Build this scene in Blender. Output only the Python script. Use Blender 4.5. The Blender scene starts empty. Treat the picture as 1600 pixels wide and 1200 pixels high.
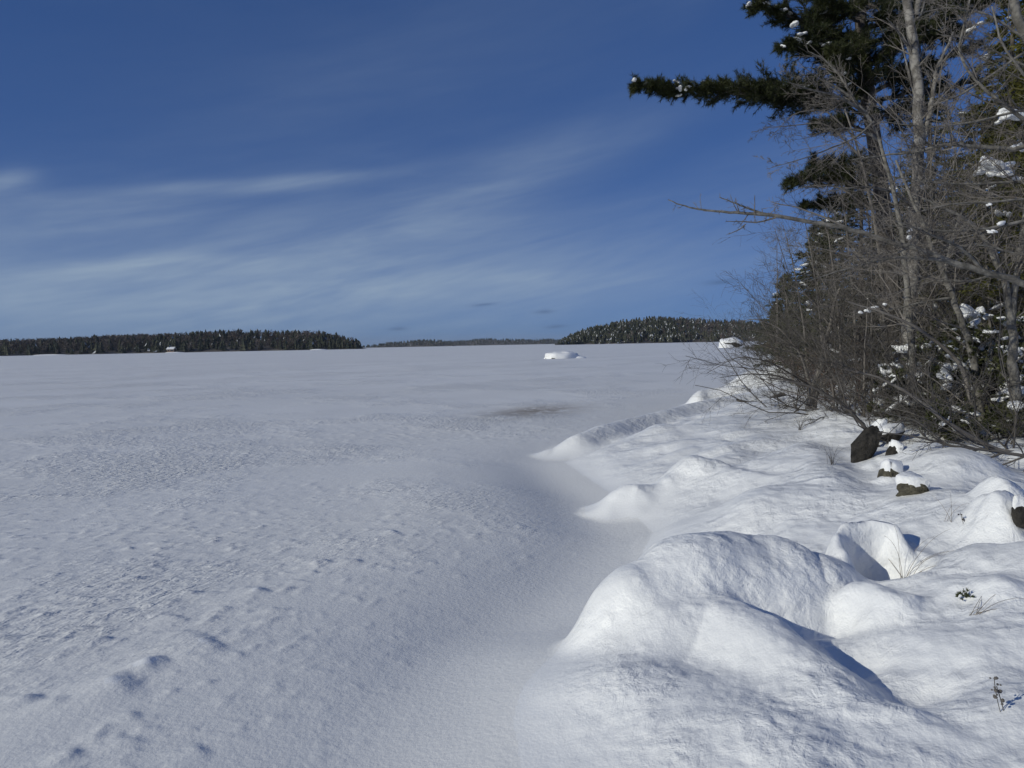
import bpy, math, random
import numpy as np
from mathutils import Matrix, Vector, Euler
R = math.radians
SC = bpy.context.scene
COL = SC.collection
rng = np.random.default_rng(11)

# ------------------------------------------------------------------ camera
CAM_H, FPX, PITCH, ROLL = 1.70, 1180.0, R(-3.0), R(-1.12)
cam_d = bpy.data.cameras.new('camera'); cam = bpy.data.objects.new('camera', cam_d); COL.objects.link(cam)
cam_d.sensor_width = 36; cam_d.lens = 36*FPX/1600; cam_d.clip_start = .05; cam_d.clip_end = 30000
CM = Euler((R(90)+PITCH, 0, 0)).to_matrix() @ Matrix.Rotation(ROLL, 3, 'Z')
cam.matrix_world = Matrix.Translation((0, 0, CAM_H)) @ CM.to_4x4()
SC.camera = cam
CMN = np.array(CM)
SC.render.resolution_x, SC.render.resolution_y = 1024, 768

def ray(px, py):
    d = CMN @ np.array([(px-800)/FPX, (600-py)/FPX, -1.0]); return d/np.linalg.norm(d)
def at(px, py, Y):            # the point seen there, Y metres in front
    d = ray(px, py); return np.array([0, 0, CAM_H]) + d*(Y/d[1])
def onz(px, py, z):           # the point seen there at height z
    d = ray(px, py); return np.array([0, 0, CAM_H]) + d*((z-CAM_H)/d[2])

# ------------------------------------------------------------------ light
SUN_EL, SUN_AZ = R(24.5), R(241)          # azimuth clockwise from +Y: behind and left of the viewer
sd = np.array([math.sin(SUN_AZ)*math.cos(SUN_EL), math.cos(SUN_AZ)*math.cos(SUN_EL), math.sin(SUN_EL)])
sun_d = bpy.data.lights.new('sun', 'SUN'); sun = bpy.data.objects.new('sun', sun_d); COL.objects.link(sun)
sun_d.energy = 2.7; sun_d.angle = R(.53); sun_d.color = (.98, .965, .85)
sun.rotation_euler = Vector((-sd[0], -sd[1], -sd[2])).to_track_quat('-Z', 'Y').to_euler()
sun.location = (-20, -30, 40)
SC.view_settings.view_transform = 'Standard'; SC.view_settings.look = 'None'
SC.view_settings.exposure = 0; SC.view_settings.gamma = 1

SC.cycles.max_bounces = 6; SC.cycles.diffuse_bounces = 3; SC.cycles.glossy_bounces = 2; SC.cycles.transmission_bounces = 2; SC.cycles.volume_bounces = 0
SC.cycles.use_adaptive_sampling = True; SC.cycles.adaptive_threshold = .02
world = bpy.data.worlds.new('World'); SC.world = world; world.use_nodes = True
nt = world.node_tree; nt.nodes.clear()
class NB:                     # small helper to write node maths
    def __init__(s, nt): s.nt = nt
    def new(s, t, **kw):
        n = s.nt.nodes.new(t)
        for k, v in kw.items(): setattr(n, k, v)
        return n
    def put(s, sock, v):
        if hasattr(v, 'is_linked') or hasattr(v, 'links'): s.nt.links.new(v, sock)
        else: sock.default_value = v
    def m(s, op, a, b=None, c=None, clamp=False):
        n = s.new('ShaderNodeMath', operation=op); n.use_clamp = clamp
        s.put(n.inputs[0], a)
        if b is not None: s.put(n.inputs[1], b)
        if c is not None: s.put(n.inputs[2], c)
        return n.outputs[0]
    def vm(s, op, a, b=None):
        n = s.new('ShaderNodeVectorMath', operation=op); s.put(n.inputs[0], a)
        if b is not None: s.put(n.inputs[1], b)
        return n.outputs[0]
    def noise(s, vec, scale, detail=4, rough=.55, dist=0, dims='3D'):
        n = s.new('ShaderNodeTexNoise', noise_dimensions=dims); s.put(n.inputs['Vector'], vec)
        n.inputs['Scale'].default_value = scale; n.inputs['Detail'].default_value = detail
        n.inputs['Roughness'].default_value = rough; n.inputs['Distortion'].default_value = dist
        return n.outputs[0]
    def ramp(s, f, lo, hi, a=0., b=1.):
        n = s.new('ShaderNodeMapRange', interpolation_type='SMOOTHSTEP'); s.put(n.inputs[0], f)
        n.inputs[1].default_value = lo; n.inputs[2].default_value = hi; n.inputs[3].default_value = a; n.inputs[4].default_value = b
        return n.outputs[0]
    def mix(s, f, a, b):
        n = s.new('ShaderNodeMix', data_type='RGBA'); s.put(n.inputs[0], f)
        for k, v in ((6, a), (7, b)):
            if isinstance(v, tuple): n.inputs[k].default_value = (*v, 1) if len(v) == 3 else v
            else: s.put(n.inputs[k], v)
        return n.outputs[2]
    def xyz(s, x, y, z):
        n = s.new('ShaderNodeCombineXYZ')
        for i, v in enumerate((x, y, z)): s.put(n.inputs[i], v)
        return n.outputs[0]
b = NB(nt)
sky = b.new('ShaderNodeTexSky', sky_type='NISHITA'); sky.sun_disc = False
sky.sun_elevation = SUN_EL; sky.sun_rotation = SUN_AZ; sky.altitude = 100
sky.air_density = .6; sky.dust_density = 0; sky.ozone_density = 6.0
tc = b.new('ShaderNodeTexCoord'); sep = b.new('ShaderNodeSeparateXYZ'); nt.links.new(tc.outputs['Generated'], sep.inputs[0])
DX, DY, DZ = sep.outputs
az = b.m('ARCTAN2', DX, DY); el = b.m('ARCSINE', DZ)
def azel(px, py):
    d = ray(px, py); return math.atan2(d[0], d[1]), math.asin(d[2])
# thin high cirrus: a streaked veil that goes on all round, with a few brighter wisps
ca, sa = math.cos(R(11)), math.sin(R(11))
u = b.m('ADD', b.m('MULTIPLY', az, ca), b.m('MULTIPLY', el, sa))
v = b.m('SUBTRACT', b.m('MULTIPLY', el, ca), b.m('MULTIPLY', az, sa))
streak = b.noise(b.xyz(b.m('MULTIPLY', u, 3.0), b.m('MULTIPLY', v, 19.0), 0.0), 1.0, 4, .62, .5)
soft = b.noise(b.xyz(b.m('MULTIPLY', u, 2.2), b.m('MULTIPLY', v, 6.0), 3.3), 1.0, 2, .55)
fib = b.noise(b.xyz(b.m('MULTIPLY', u, 10.0), b.m('MULTIPLY', v, 80.0), 7.7), 1.0, 2, .65)
warp = b.m('MULTIPLY', b.m('SUBTRACT', soft, .5), .07)
AE = b.xyz(az, b.m('ADD', el, warp), 0.0)
AE0 = b.xyz(az, b.m('ADD', el, b.m('MULTIPLY', b.m('SUBTRACT', fib, .5), .006)), 0.0)
def patch(vec, px, py, rx, ry, rot, amp, acc):
    # an elongated soft patch of cloud in azimuth and elevation
    a0, e0 = azel(px, py)
    n = b.new('ShaderNodeMapping', vector_type='TEXTURE'); nt.links.new(vec, n.inputs[0])
    n.inputs[1].default_value = (a0, e0, 0); n.inputs[2].default_value = (0, 0, R(rot)); n.inputs[3].default_value = (rx/FPX, ry/FPX, 1)
    dn = b.new('ShaderNodeVectorMath', operation='DOT_PRODUCT'); nt.links.new(n.outputs[0], dn.inputs[0]); nt.links.new(n.outputs[0], dn.inputs[1])
    g = b.m('POWER', .36788, dn.outputs['Value'])
    return b.m('MULTIPLY_ADD', g, amp, acc)
tot = 0.0
for w_ in ((380, 292, 230, 10, 9, .22), (480, 276, 90, 9, 8, .18), (8, 296, 34, 14, 20, .42), (40, 345, 300, 26, 7, .24), (800, 272, 230, 40, 17, .28),
           (240, 408, 110, 11, 6, .28), (380, 455, 760, 90, 3, .66), (640, 350, 190, 18, 4, .14), (560, 150, 460, 130, 18, .09), (880, 432, 170, 18, -4, .14)):
    tot = patch(AE, *w_, tot)
tex = b.m('MULTIPLY', b.m('ADD', .55, b.m('MULTIPLY', b.ramp(streak, .25, .75), .55)), b.m('ADD', .72, b.m('MULTIPLY', fib, .56)))
veil = b.m('MULTIPLY', b.ramp(soft, .45, .8), .10)
cl = b.m('MULTIPLY', b.m('ADD', tot, veil), tex, clamp=True)
gm = b.new('ShaderNodeGamma'); nt.links.new(sky.outputs[0], gm.inputs[0]); gm.inputs[1].default_value = .5   # tone curve of the whole sky
col = b.mix(cl, b.vm('MULTIPLY', gm.outputs[0], (.65, 1.09, 2.02)), (4.6, 5.85, 7.3))
# few small grey cloudlets low over the far shore
dk = 0.0
for px, py, rx, ry in ((755, 476, 17, 3), (850, 487, 14, 3), (1130, 440, 24, 3.5), (868, 510, 15, 2.6), (622, 514, 13, 2.2)):
    dk = patch(AE0, px, py, rx, ry, 3, 1.0, dk)
col = b.mix(b.m('MULTIPLY', dk, .55, clamp=True), col, (.95, 1.7, 3.3))
bg = b.new('ShaderNodeBackground'); nt.links.new(col, bg.inputs[0]); bg.inputs[1].default_value = .07
world.cycles.sampling_method = 'MANUAL'; world.cycles.sample_map_resolution = 256
wo = b.new('ShaderNodeOutputWorld'); nt.links.new(bg.outputs[0], wo.inputs[0])

# ------------------------------------------------------------------ materials
def material(name, fn, rough=.7, spec=.3):
    m = bpy.data.materials.new(name); m.use_nodes = True; t = m.node_tree; t.nodes.clear(); q = NB(t)
    p = q.new('ShaderNodeBsdfPrincipled'); o = q.new('ShaderNodeOutputMaterial'); t.links.new(p.outputs[0], o.inputs[0])
    p.inputs['Roughness'].default_value = rough; p.inputs['Specular IOR Level'].default_value = spec
    g = q.new('ShaderNodeNewGeometry')
    fn(q, p, g.outputs['Position'])
    return m
def bump(q, p, h, strength, dist, prev=None):
    n = q.new('ShaderNodeBump'); n.inputs['Strength'].default_value = strength; n.inputs['Distance'].default_value = dist
    q.put(n.inputs['Height'], h)
    if prev is not None: q.put(n.inputs['Normal'], prev)
    q.put(p.inputs['Normal'], n.outputs[0]); return n.outputs[0]
WIND = R(42)                    # drifts run along this heading (clockwise from +Y)
def wind_uv(q, pos):
    s = q.new('ShaderNodeSeparateXYZ'); q.put(s.inputs[0], pos); x, y, z = s.outputs
    sw, cw = math.sin(WIND), math.cos(WIND)
    return q.m('ADD', q.m('MULTIPLY', x, sw), q.m('MULTIPLY', y, cw)), q.m('SUBTRACT', q.m('MULTIPLY', x, cw), q.m('MULTIPLY', y, sw)), x, y, z
def lake_fn(q, p, pos):
    a, c, x, y, z = wind_uv(q, pos)
    sast = q.noise(q.xyz(q.m('MULTIPLY', a, 7.0), q.m('MULTIPLY', c, 17.), 0.), 1.0, 3, .6, .3)
    big = q.noise(pos, .22, 4, .6)
    smooth = q.ramp(big, .44, .6)
    fine = q.noise(pos, 38., 3, .6)
    dist = q.vm('LENGTH', pos)
    dn = q.new('ShaderNodeVectorMath', operation='LENGTH'); q.put(dn.inputs[0], pos); d = dn.outputs['Value']
    near = q.ramp(d, 2., 10., .7, 1.)                    # real relief is in the mesh close by
    at_ = q.new('ShaderNodeAttribute'); at_.attribute_name = 'calm'; near = q.m('MULTIPLY', near, at_.outputs['Fac'])
    amp = q.m('MULTIPLY', q.m('ADD', .12, q.m('MULTIPLY', smooth, .88)), near)
    n1 = bump(q, p, q.m('MULTIPLY', sast, amp), 1., .062)
    bump(q, p, fine, .35, .012, n1)
    # wind-scoured patches are a little greyer; one brown slush stain
    t1 = q.ramp(q.noise(q.xyz(q.m('MULTIPLY', a, .05), q.m('MULTIPLY', c, .16), 2.), 1., 5, .6), .35, .7)
    base = q.mix(t1, (.79, .785, .765), (.855, .85, .83))
    s0 = onz(835, 642, 0)
    ex = q.m('DIVIDE', q.m('SUBTRACT', x, float(s0[0])), 1.25); ey = q.m('DIVIDE', q.m('SUBTRACT', y, float(s0[1]) ), 1.5)
    ey = q.m('SUBTRACT', ey, q.m('MULTIPLY', ex, .55))
    rr = q.m('ADD', q.m('MULTIPLY', ex, ex), q.m('MULTIPLY', ey, ey))
    blot = q.noise(q.xyz(q.m('MULTIPLY', x, 1.3), q.m('MULTIPLY', y, .7), 0.), 1.6, 6, .7)
    st = q.m('MULTIPLY', q.m('EXPONENT', q.m('MULTIPLY', rr, -1.1)), q.ramp(blot, .32, .55))
    base = q.mix(q.m('MULTIPLY', st, .9), base, (.30, .25, .19))
    q.put(p.inputs['Base Color'], base)
M = {}
M['lake'] = material('wind_packed_snow', lake_fn, .55, .25)
def bank_fn(q, p, pos):
    a, c, x, y, z = wind_uv(q, pos)
    sc = q.noise(q.xyz(q.m('MULTIPLY', a, 9.), q.m('MULTIPLY', c, 17.), q.m('MULTIPLY', z, 14.)), 1., 4, .6, .6)
    pit = q.noise(pos, 9., 4, .62, .3)
    fine = q.noise(pos, 60., 3, .6)
    ca = q.new('ShaderNodeAttribute'); ca.attribute_name = 'crust'; cr = ca.outputs['Fac']
    pat = q.ramp(q.noise(pos, 1.7, 3, .6), .35, .65, .35, 1.3)      # glazed and crusty patches
    dn_ = q.new('ShaderNodeVectorMath', operation='LENGTH'); q.put(dn_.inputs[0], pos); lf = q.ramp(dn_.outputs['Value'], 5., 13., .03, .008)
    lump = q.m('POWER', q.noise(pos, 5.5, 2, .5), 2.0)
    h = q.m('ADD', q.m('MULTIPLY', pit, .016), q.m('ADD', q.m('MULTIPLY', sc, .012), q.m('MULTIPLY', lump, lf)))
    n1 = bump(q, p, q.m('MULTIPLY', h, q.m('MULTIPLY', cr, pat)), 1., 1.)
    bump(q, p, fine, .35, .009, n1)
    t = q.noise(pos, .9, 4, .6)
    q.put(p.inputs['Base Color'], q.mix(q.ramp(t, .35, .7), (.83, .83, .82), (.88, .88, .87)))
M['bank'] = material('bank_snow', bank_fn, .42, .4)
def clump_fn(q, p, pos):
    bump(q, p, q.noise(pos, 30., 4, .6), .6, .02)
    p.inputs['Base Color'].default_value = (.87, .87, .865, 1)
M['clump'] = material('branch_snow', clump_fn, .55, .25)
def tint(c1, c2, scale, bscale=None, bdist=.01, det=4):
    def f(q, p, pos):
        q.put(p.inputs['Base Color'], q.mix(q.ramp(q.noise(pos, scale, det, .6), .32, .68), c1, c2))
        if bscale: bump(q, p, q.noise(pos, bscale, 5, .65), .8, bdist)
    return f
M['rock'] = material('granite', tint((.014, .013, .011), (.06, .054, .046), 11., 34., .06), .85)
M['mossrock'] = material('mossy_granite', tint((.05, .046, .032), (.16, .145, .105), 11., 34., .05), .85)
M['deadwood'] = material('weathered_wood', tint((.045, .04, .036), (.12, .105, .09), 16., 40., .02), .9)
M['barkpine'] = material('pine_bark', tint((.07, .06, .052), (.15, .13, .115), 14., 30., .03), .9)
def birch_fn(q, p, pos):
    s = q.new('ShaderNodeSeparateXYZ'); q.put(s.inputs[0], pos); x, y, z = s.outputs
    band = q.noise(q.xyz(q.m('MULTIPLY', x, 14.), q.m('MULTIPLY', y, 14.), q.m('MULTIPLY', z, 40.)), 1., 4, .6)
    blot = q.noise(pos, 9., 5, .65)
    c = q.mix(q.ramp(blot, .38, .62), (.11, .10, .088), (.28, .262, .236))
    q.put(p.inputs['Base Color'], q.mix(q.ramp(band, .58, .7), c, (.06, .055, .05)))
    bump(q, p, band, .6, .01)
M['birch'] = material('birch_bark', birch_fn, .8)
M['greybark'] = material('grey_lichen_bark', tint((.095, .088, .076), (.24, .225, .20), 12., 40., .012), .85)
M['twig'] = material('grey_twigs', tint((.125, .11, .096), (.23, .208, .184), 3.), .8)
M['twigdark'] = material('dark_twigs', tint((.068, .061, .055), (.13, .118, .106), 3.), .8)
M['twigred'] = material('reddish_twigs', tint((.10, .06, .045), (.17, .105, .08), 4.), .8)
M['pine'] = material('pine_needles', tint((.024, .032, .013), (.050, .056, .020), 2.2), .7, .2)
M['spruce'] = material('spruce_needles', tint((.036, .044, .024), (.075, .078, .040), 1.6), .75, .2)
M['hemlock'] = material('hemlock_needles', tint((.055, .060, .014), (.12, .112, .024), 2.5), .7, .2)
M['laurel'] = material('evergreen_shrub_leaves', tint((.045, .055, .02), (.10, .105, .042), 4.), .65, .25)
M['drygrass'] = material('dry_grass', tint((.13, .10, .07), (.24, .19, .13), 8.), .8)
M['far_con'] = material('far_conifer_needles', tint((.030, .036, .026), (.066, .068, .046), .035, None, 0, 3), .9, .1)
M['far_hard'] = material('far_bare_twigs', tint((.085, .07, .06), (.16, .135, .118), .03, None, 0, 3), .95, .1)
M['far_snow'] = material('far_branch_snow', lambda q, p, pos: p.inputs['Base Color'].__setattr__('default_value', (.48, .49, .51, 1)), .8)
M['hillfloor'] = material('wooded_hill_floor', tint((.075, .066, .056), (.16, .145, .13), .05), .95, .1)
M['cabinwall'] = material('cabin_boards', tint((.20, .14, .10), (.28, .20, .15), .8), .8)
M['glass'] = material('dark_pane', lambda q, p, pos: p.inputs['Base Color'].__setattr__('default_value', (.03, .035, .04, 1)), .15, .5)

# ------------------------------------------------------------------ mesh helpers
def mesh_np(name, V, F, mat, smooth=True, mat_idx=None, normals=None):
    """V (n,3), F (m,k) with k = 3 or 4, or a list of such arrays"""
    Fs = F if isinstance(F, list) and isinstance(F[0], np.ndarray) else [F]
    Fs = [np.asarray(f, dtype=np.int32) for f in Fs if len(f)]
    me = bpy.data.meshes.new(name)
    me.vertices.add(len(V)); me.vertices.foreach_set('co', np.asarray(V, dtype=np.float32).ravel())
    nl = sum(f.size for f in Fs); nf = sum(len(f) for f in Fs)
    me.loops.add(nl); me.loops.foreach_set('vertex_index', np.concatenate([f.ravel() for f in Fs]))
    tot_ = np.concatenate([np.full(len(f), f.shape[1], np.int32) for f in Fs])
    me.polygons.add(nf); me.polygons.foreach_set('loop_start', np.concatenate([[0], np.cumsum(tot_)[:-1]]).astype(np.int32))
    me.polygons.foreach_set('loop_total', tot_)
    me.polygons.foreach_set('use_smooth', np.full(nf, smooth))
    mats = mat if isinstance(mat, list) else [mat]
    for m in mats: me.materials.append(M[m])
    if mat_idx is not None: me.polygons.foreach_set('material_index', np.asarray(mat_idx, np.int32))
    me.update(calc_edges=True); me.validate()
    if normals is not None: me.normals_split_custom_set_from_vertices(np.asarray(normals, np.float32))
    return me
def obj(name, me, parent=None, loc=None, rot=None, scale=None):
    o = bpy.data.objects.new(name, me); COL.objects.link(o); o.parent = parent
    if loc is not None: o.location = [float(v) for v in loc]
    if rot is not None: o.rotation_euler = rot
    if scale is not None: o.scale = scale
    return o
def tag(o, label=None, cat=None, group=None, kind=None):
    if label: o['label'] = label
    if cat: o['category'] = cat
    if group: o['group'] = group
    if kind: o['kind'] = kind
    return o
def thing(name, loc, label, cat, group=None):
    return tag(obj(name, None, None, loc), label, cat, group)
def part(name, V, F, mat, parent, smooth=True, **kw):
    """a mesh written in world coordinates, parented to a thing that stands at its own base"""
    off = np.array(parent.location) if parent is not None else 0
    if parent is not None and parent.parent is not None: off = off + np.array(parent.parent.location)
    return obj(name, mesh_np(name, np.asarray(V)-off, F, mat, smooth, **kw), parent)

# value noise in numpy
_P = rng.random((256, 256))
def vnoise(x, y):
    xi = np.floor(x).astype(int); yi = np.floor(y).astype(int); fx = x-xi; fy = y-yi
    fx = fx*fx*fx*(fx*(fx*6-15)+10); fy = fy*fy*fy*(fy*(fy*6-15)+10)
    g = lambda i, j: _P[i & 255, j & 255]
    return ((g(xi, yi)*(1-fx)+g(xi+1, yi)*fx)*(1-fy)+(g(xi, yi+1)*(1-fx)+g(xi+1, yi+1)*fx)*fy)*2-1
def fbm(x, y, o=4, g=.5):
    s = 0; a = 1
    for k in range(o): s = s+a*vnoise(x+17.3*k, y-9.1*k); x = x*2.03; y = y*2.03; a *= g
    return s
def smax(a, c, k):
    h = np.clip(.5+.5*(a-c)/k, 0, 1); return c*(1-h)+a*h+k*h*(1-h)

# ------------------------------------------------------------------ the snow: lake and shore in one continuous relief
SHY = np.array([-60, -8, 0, 2.2, 3.0, 4.3, 5.5, 6.8, 8.5, 11, 12.3, 14, 16, 19, 24, 34, 60, 111, 170, 260, 420, 700, 1500, 9000])
SHX = np.array([-9, -1.2, -.35, .0, .12, .30, .85, 1.25, 1.15, .75, 1.2, 2.4, 3.4, 4.6, 7.0, 11, 20, 37.5, 66, 130, 320, 800, 2500, 16000])
def shore_x(y): return np.interp(y, SHY, SHX)

# drift stamps on the lake (a long windward ramp and an abrupt lee), rasterised once
GX0, GX1, GY0, GY1, GS = -11., 4., .6, 19., .015
RIP = np.zeros((int((GY1-GY0)/GS), int((GX1-GX0)/GS)))
sw, cw = math.sin(WIND), math.cos(WIND)
def stamp(cx, cy, L, W, H, turn=0., lee=.22):
    s_, c_ = math.sin(WIND+turn), math.cos(WIND+turn)
    ext = L*1.3
    i0, i1 = int((cy-ext-GY0)/GS), int((cy+ext-GY0)/GS); j0, j1 = int((cx-ext-GX0)/GS), int((cx+ext-GX0)/GS)
    i0, j0 = max(i0, 0), max(j0, 0); i1, j1 = min(i1, RIP.shape[0]), min(j1, RIP.shape[1])
    if i1 <= i0 or j1 <= j0: return
    yy, xx = np.mgrid[i0:i1, j0:j1]; yy = yy*GS+GY0-cy; xx = xx*GS+GX0-cx
    a = (xx*s_+yy*c_)/L; c = (xx*c_-yy*s_)/W
    c = c*(1.0+.6*np.clip(a, -1, 1))
    rise = np.clip((a+1)/1.0, 0, 1)**1.6; fall = np.clip(1-a/lee, 0, 1)**.7
    RIP[i0:i1, j0:j1] += H*np.where(a < 0, rise, fall)*np.exp(-c*c*2.2)
r2 = np.random.default_rng(5)
for k in range(15000):           # small wind ripples
    y = GY0+(GY1-GY0)*r2.random()**1.15; x = GX0+(GX1-GX0)*r2.random()
    patch = fbm(np.array([x*.35]), np.array([y*.35]), 3)[0]
    if patch < -.35: continue
    L = r2.uniform(.05, .22); stamp(x, y, L, r2.uniform(.012, .04), r2.uniform(.004, .015)*(1+.6*patch), r2.normal(0, .35), r2.uniform(.15, .5))
for px, py, L, W, H, tn in ((505, 886, .30, .07, .040, .1), (556, 888, .34, .06, .045, .25), (490, 905, .2, .05, .03, 0), (405, 935, .42, .13, .045, .1), (615, 842, .30, .16, .035, .3),
        (300, 935, .5, .07, .045, .15), (185, 962, .6, .06, .05, .2), (150, 1010, .55, .06, .05, .15), (352, 962, .2, .05, .03, 0), (240, 1050, .45, .09, .055, -.1), (232, 1055, .2, .08, .03, .2),
        (38, 1105, .5, .07, .06, .1), (85, 1110, .35, .06, .03, .1), (270, 975, .35, .1, .035, -.2), (320, 1020, .5, .22, .05, .1), (180, 1085, .6, .16, .06, 0), (430, 965, .15, .04, .025, 0),
        (205, 1130, .25, .06, .03, 0), (310, 1180, .22, .07, .04, 0), (110, 1190, .3, .06, .035, 0), (375, 1035, .12, .05, .025, 0), (560, 945, .12, .05, .025, .2), (700, 838, .14, .07, .02, .2), (600, 717, .12, .1, .03, 0)):
    p_ = onz(px, py, 0); stamp(p_[0], p_[1], L, W*1.3, H*.6, tn, .16)
for k in range(150):            # scattered hard lumps in the foreground
    p_ = onz(r2.uniform(150, 900), r2.uniform(950, 1260), 0); L = r2.uniform(.05, .11)
    stamp(p_[0], p_[1], L, L*.35, r2.uniform(.005, .014), r2.normal(.2, .4), .25)
RIP += .0012*r2.standard_normal(RIP.shape)
for _ in range(1):              # one light smoothing
    RIP = (RIP+np.roll(RIP, 1, 0)+np.roll(RIP, -1, 0)+np.roll(RIP, 1, 1)+np.roll(RIP, -1, 1))/5
def rip(x, y):
    fx = np.clip((x-GX0)/GS, 0, RIP.shape[1]-2); fy = np.clip((y-GY0)/GS, 0, RIP.shape[0]-2)
    i = fy.astype(int); j = fx.astype(int); fx -= j; fy -= i
    w = np.clip(np.minimum.reduce([(x-GX0), (GX1-x), (y-GY0), (GY1-y)*.5])/.8, 0, 1)
    return w*((RIP[i, j]*(1-fx)+RIP[i, j+1]*fx)*(1-fy)+(RIP[i+1, j]*(1-fx)+RIP[i+1, j+1]*fx)*fy)

# snow-covered boulders and ridges: (key, list of (px, py, ztop), radius, drop at that radius, power, fillet)
def path(*pts): return [onz(*p) for p in pts]
H0 = onz(1368, 866, .44)
DOMES = [
 ('bigback', path((1085, 842, .60), (1130, 836, .61), (1195, 842, .59), (1262, 868, .49)), .55, .60, 2.9, .10),
 ('bigback', path((1000, 888, .50), (1090, 852, .58)), .40, .50, 3.0, .10),
 ('bigfront', path((1045, 940, .41), (1110, 935, .43), (1190, 968, .43), (1262, 1016, .40), (1330, 1078, .36), (1440, 1160, .31), (1560, 1250, .27)), .40, .40, 2.5, .12),
 ('apron', path((1030, 1040, .26), (1110, 1110, .28), (1270, 1250, .27)), .75, .28, 1.8, .24),
 ('midright', path((1335, 905, .47), (1400, 925, .45), (1465, 962, .37)), .25, .36, 2.8, .08),
 ('hood', [H0+np.array(d_) for d_ in ((-.21, -.10, .06), (-.20, .04, .12), (-.10, .15, .16), (.06, .17, .17), (.17, .10, .15), (.22, -.02, .04))], .10, .40, 3.0, .05),
 ('broad', path((1215, 768, .46), (1310, 765, .50)), .95, .50, 2.0, .16),
 ('peak', path((1086, 713, .46), (1100, 717, .45)), .30, .32, 2.2, .16),
 ('peaktail', path((1100, 722, .42), (1150, 735, .41), (1215, 745, .42)), .42, .30, 1.9, .16),
 ('drift', path((1000, 764, .16), (1050, 745, .27), (1085, 728, .36)), .40, .28, 1.9, .16),
 ('pillow', path((1130, 655, .44), (1215, 662, .52)), .55, .22, 2.0, .14),
 ('pillow2', path((1010, 705, .22), (1070, 690, .36)), .50, .24, 1.9, .16),
 ('pillow3', path((1260, 690, .56), (1320, 745, .54)), .40, .2, 2.0, .12),
 ('pillow4', path((1440, 690, .74), (1500, 705, .76)), .45, .2, 2.0, .12),
 ('pillow5', path((1500, 905, .50), (1580, 900, .56)), .35, .18, 2.0, .12),
 ('small', path((988, 757, .21), (1004, 758, .21)), .26, .20, 2.0, .14),
 ('lens', path((1140, 697, .42), (1180, 690, .44)), .42, .22, 2.0, .1),
 ('lens2', path((1220, 715, .48), (1270, 722, .50)), .6, .3, 2.0, .12),
 ('slope', path((1440, 818, .52), (1500, 775, .66), (1545, 742, .80)), .42, .42, 2.0, .14),
 ('cap', path((1400, 742, .55), (1428, 740, .58)), .26, .26, 2.2, .08),
 ('right', path((1560, 860, .58), (1700, 840, .70)), .6, .34, 2.0, .14),
 ('right2', path((1480, 1010, .38), (1640, 1000, .46)), .6, .24, 2.0, .14),
 ('right3', path((1400, 1110, .36), (1480, 1170, .32), (1560, 1230, .28)), .30, .30, 2.3, .08),
 ('log', path((862, 700, .06), (905, 678, .27), (935, 664, .34), (1000, 650, .38), (1080, 632, .46), (1150, 618, .55), (1225, 604, .66)), .62, .40, 1.7, .14),
 ('lump', path((1100, 608, .42), (1160, 602, .50)), .62, .5, 2.2, .12),
 ('far', path((1180, 578, .75), (1215, 570, .9)), 1.3, .85, 2.0, .25),
 ('far2', path((1222, 548, .8), (1260, 548, 1.0)), 3.5, 1.0, 2.0, .3),
 ('cushion', path((1412, 706, .60), (1430, 708, .62)), .22, .22, 2.2, .10),
 ('cushion2', path((1362, 722, .56), (1374, 716, .58)), .13, .2, 2.2, .06),
 ('cushion3', path((1568, 765, .78), (1556, 770, .75)), .22, .24, 2.2, .08),
 ('cushion4', [onz(1396, 742, .47)+np.array([.0, .16, .12]), onz(1396, 742, .47)+np.array([.10, .18, .12])], .16, .2, 2.6, .07),
 ('cushion5', [onz(1430, 770, .45)+np.array([-.10, .17, .10]), onz(1430, 770, .45)+np.array([.04, .17, .10])], .17, .2, 2.6, .07),
 ('tuft', path((1280, 640, .66), (1330, 648, .72)), .6, .3, 2.0, .15),
]
DNAMES = []
for d in DOMES:
    if d[0] not in DNAMES: DNAMES.append(d[0])
def prof(z, d, rad, drop, pw):
    r = np.minimum(d/rad, 50); return z-1.35*drop*(1-np.exp(-r**pw))-.55*drop*np.maximum(r-1.0, 0)**2
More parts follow.
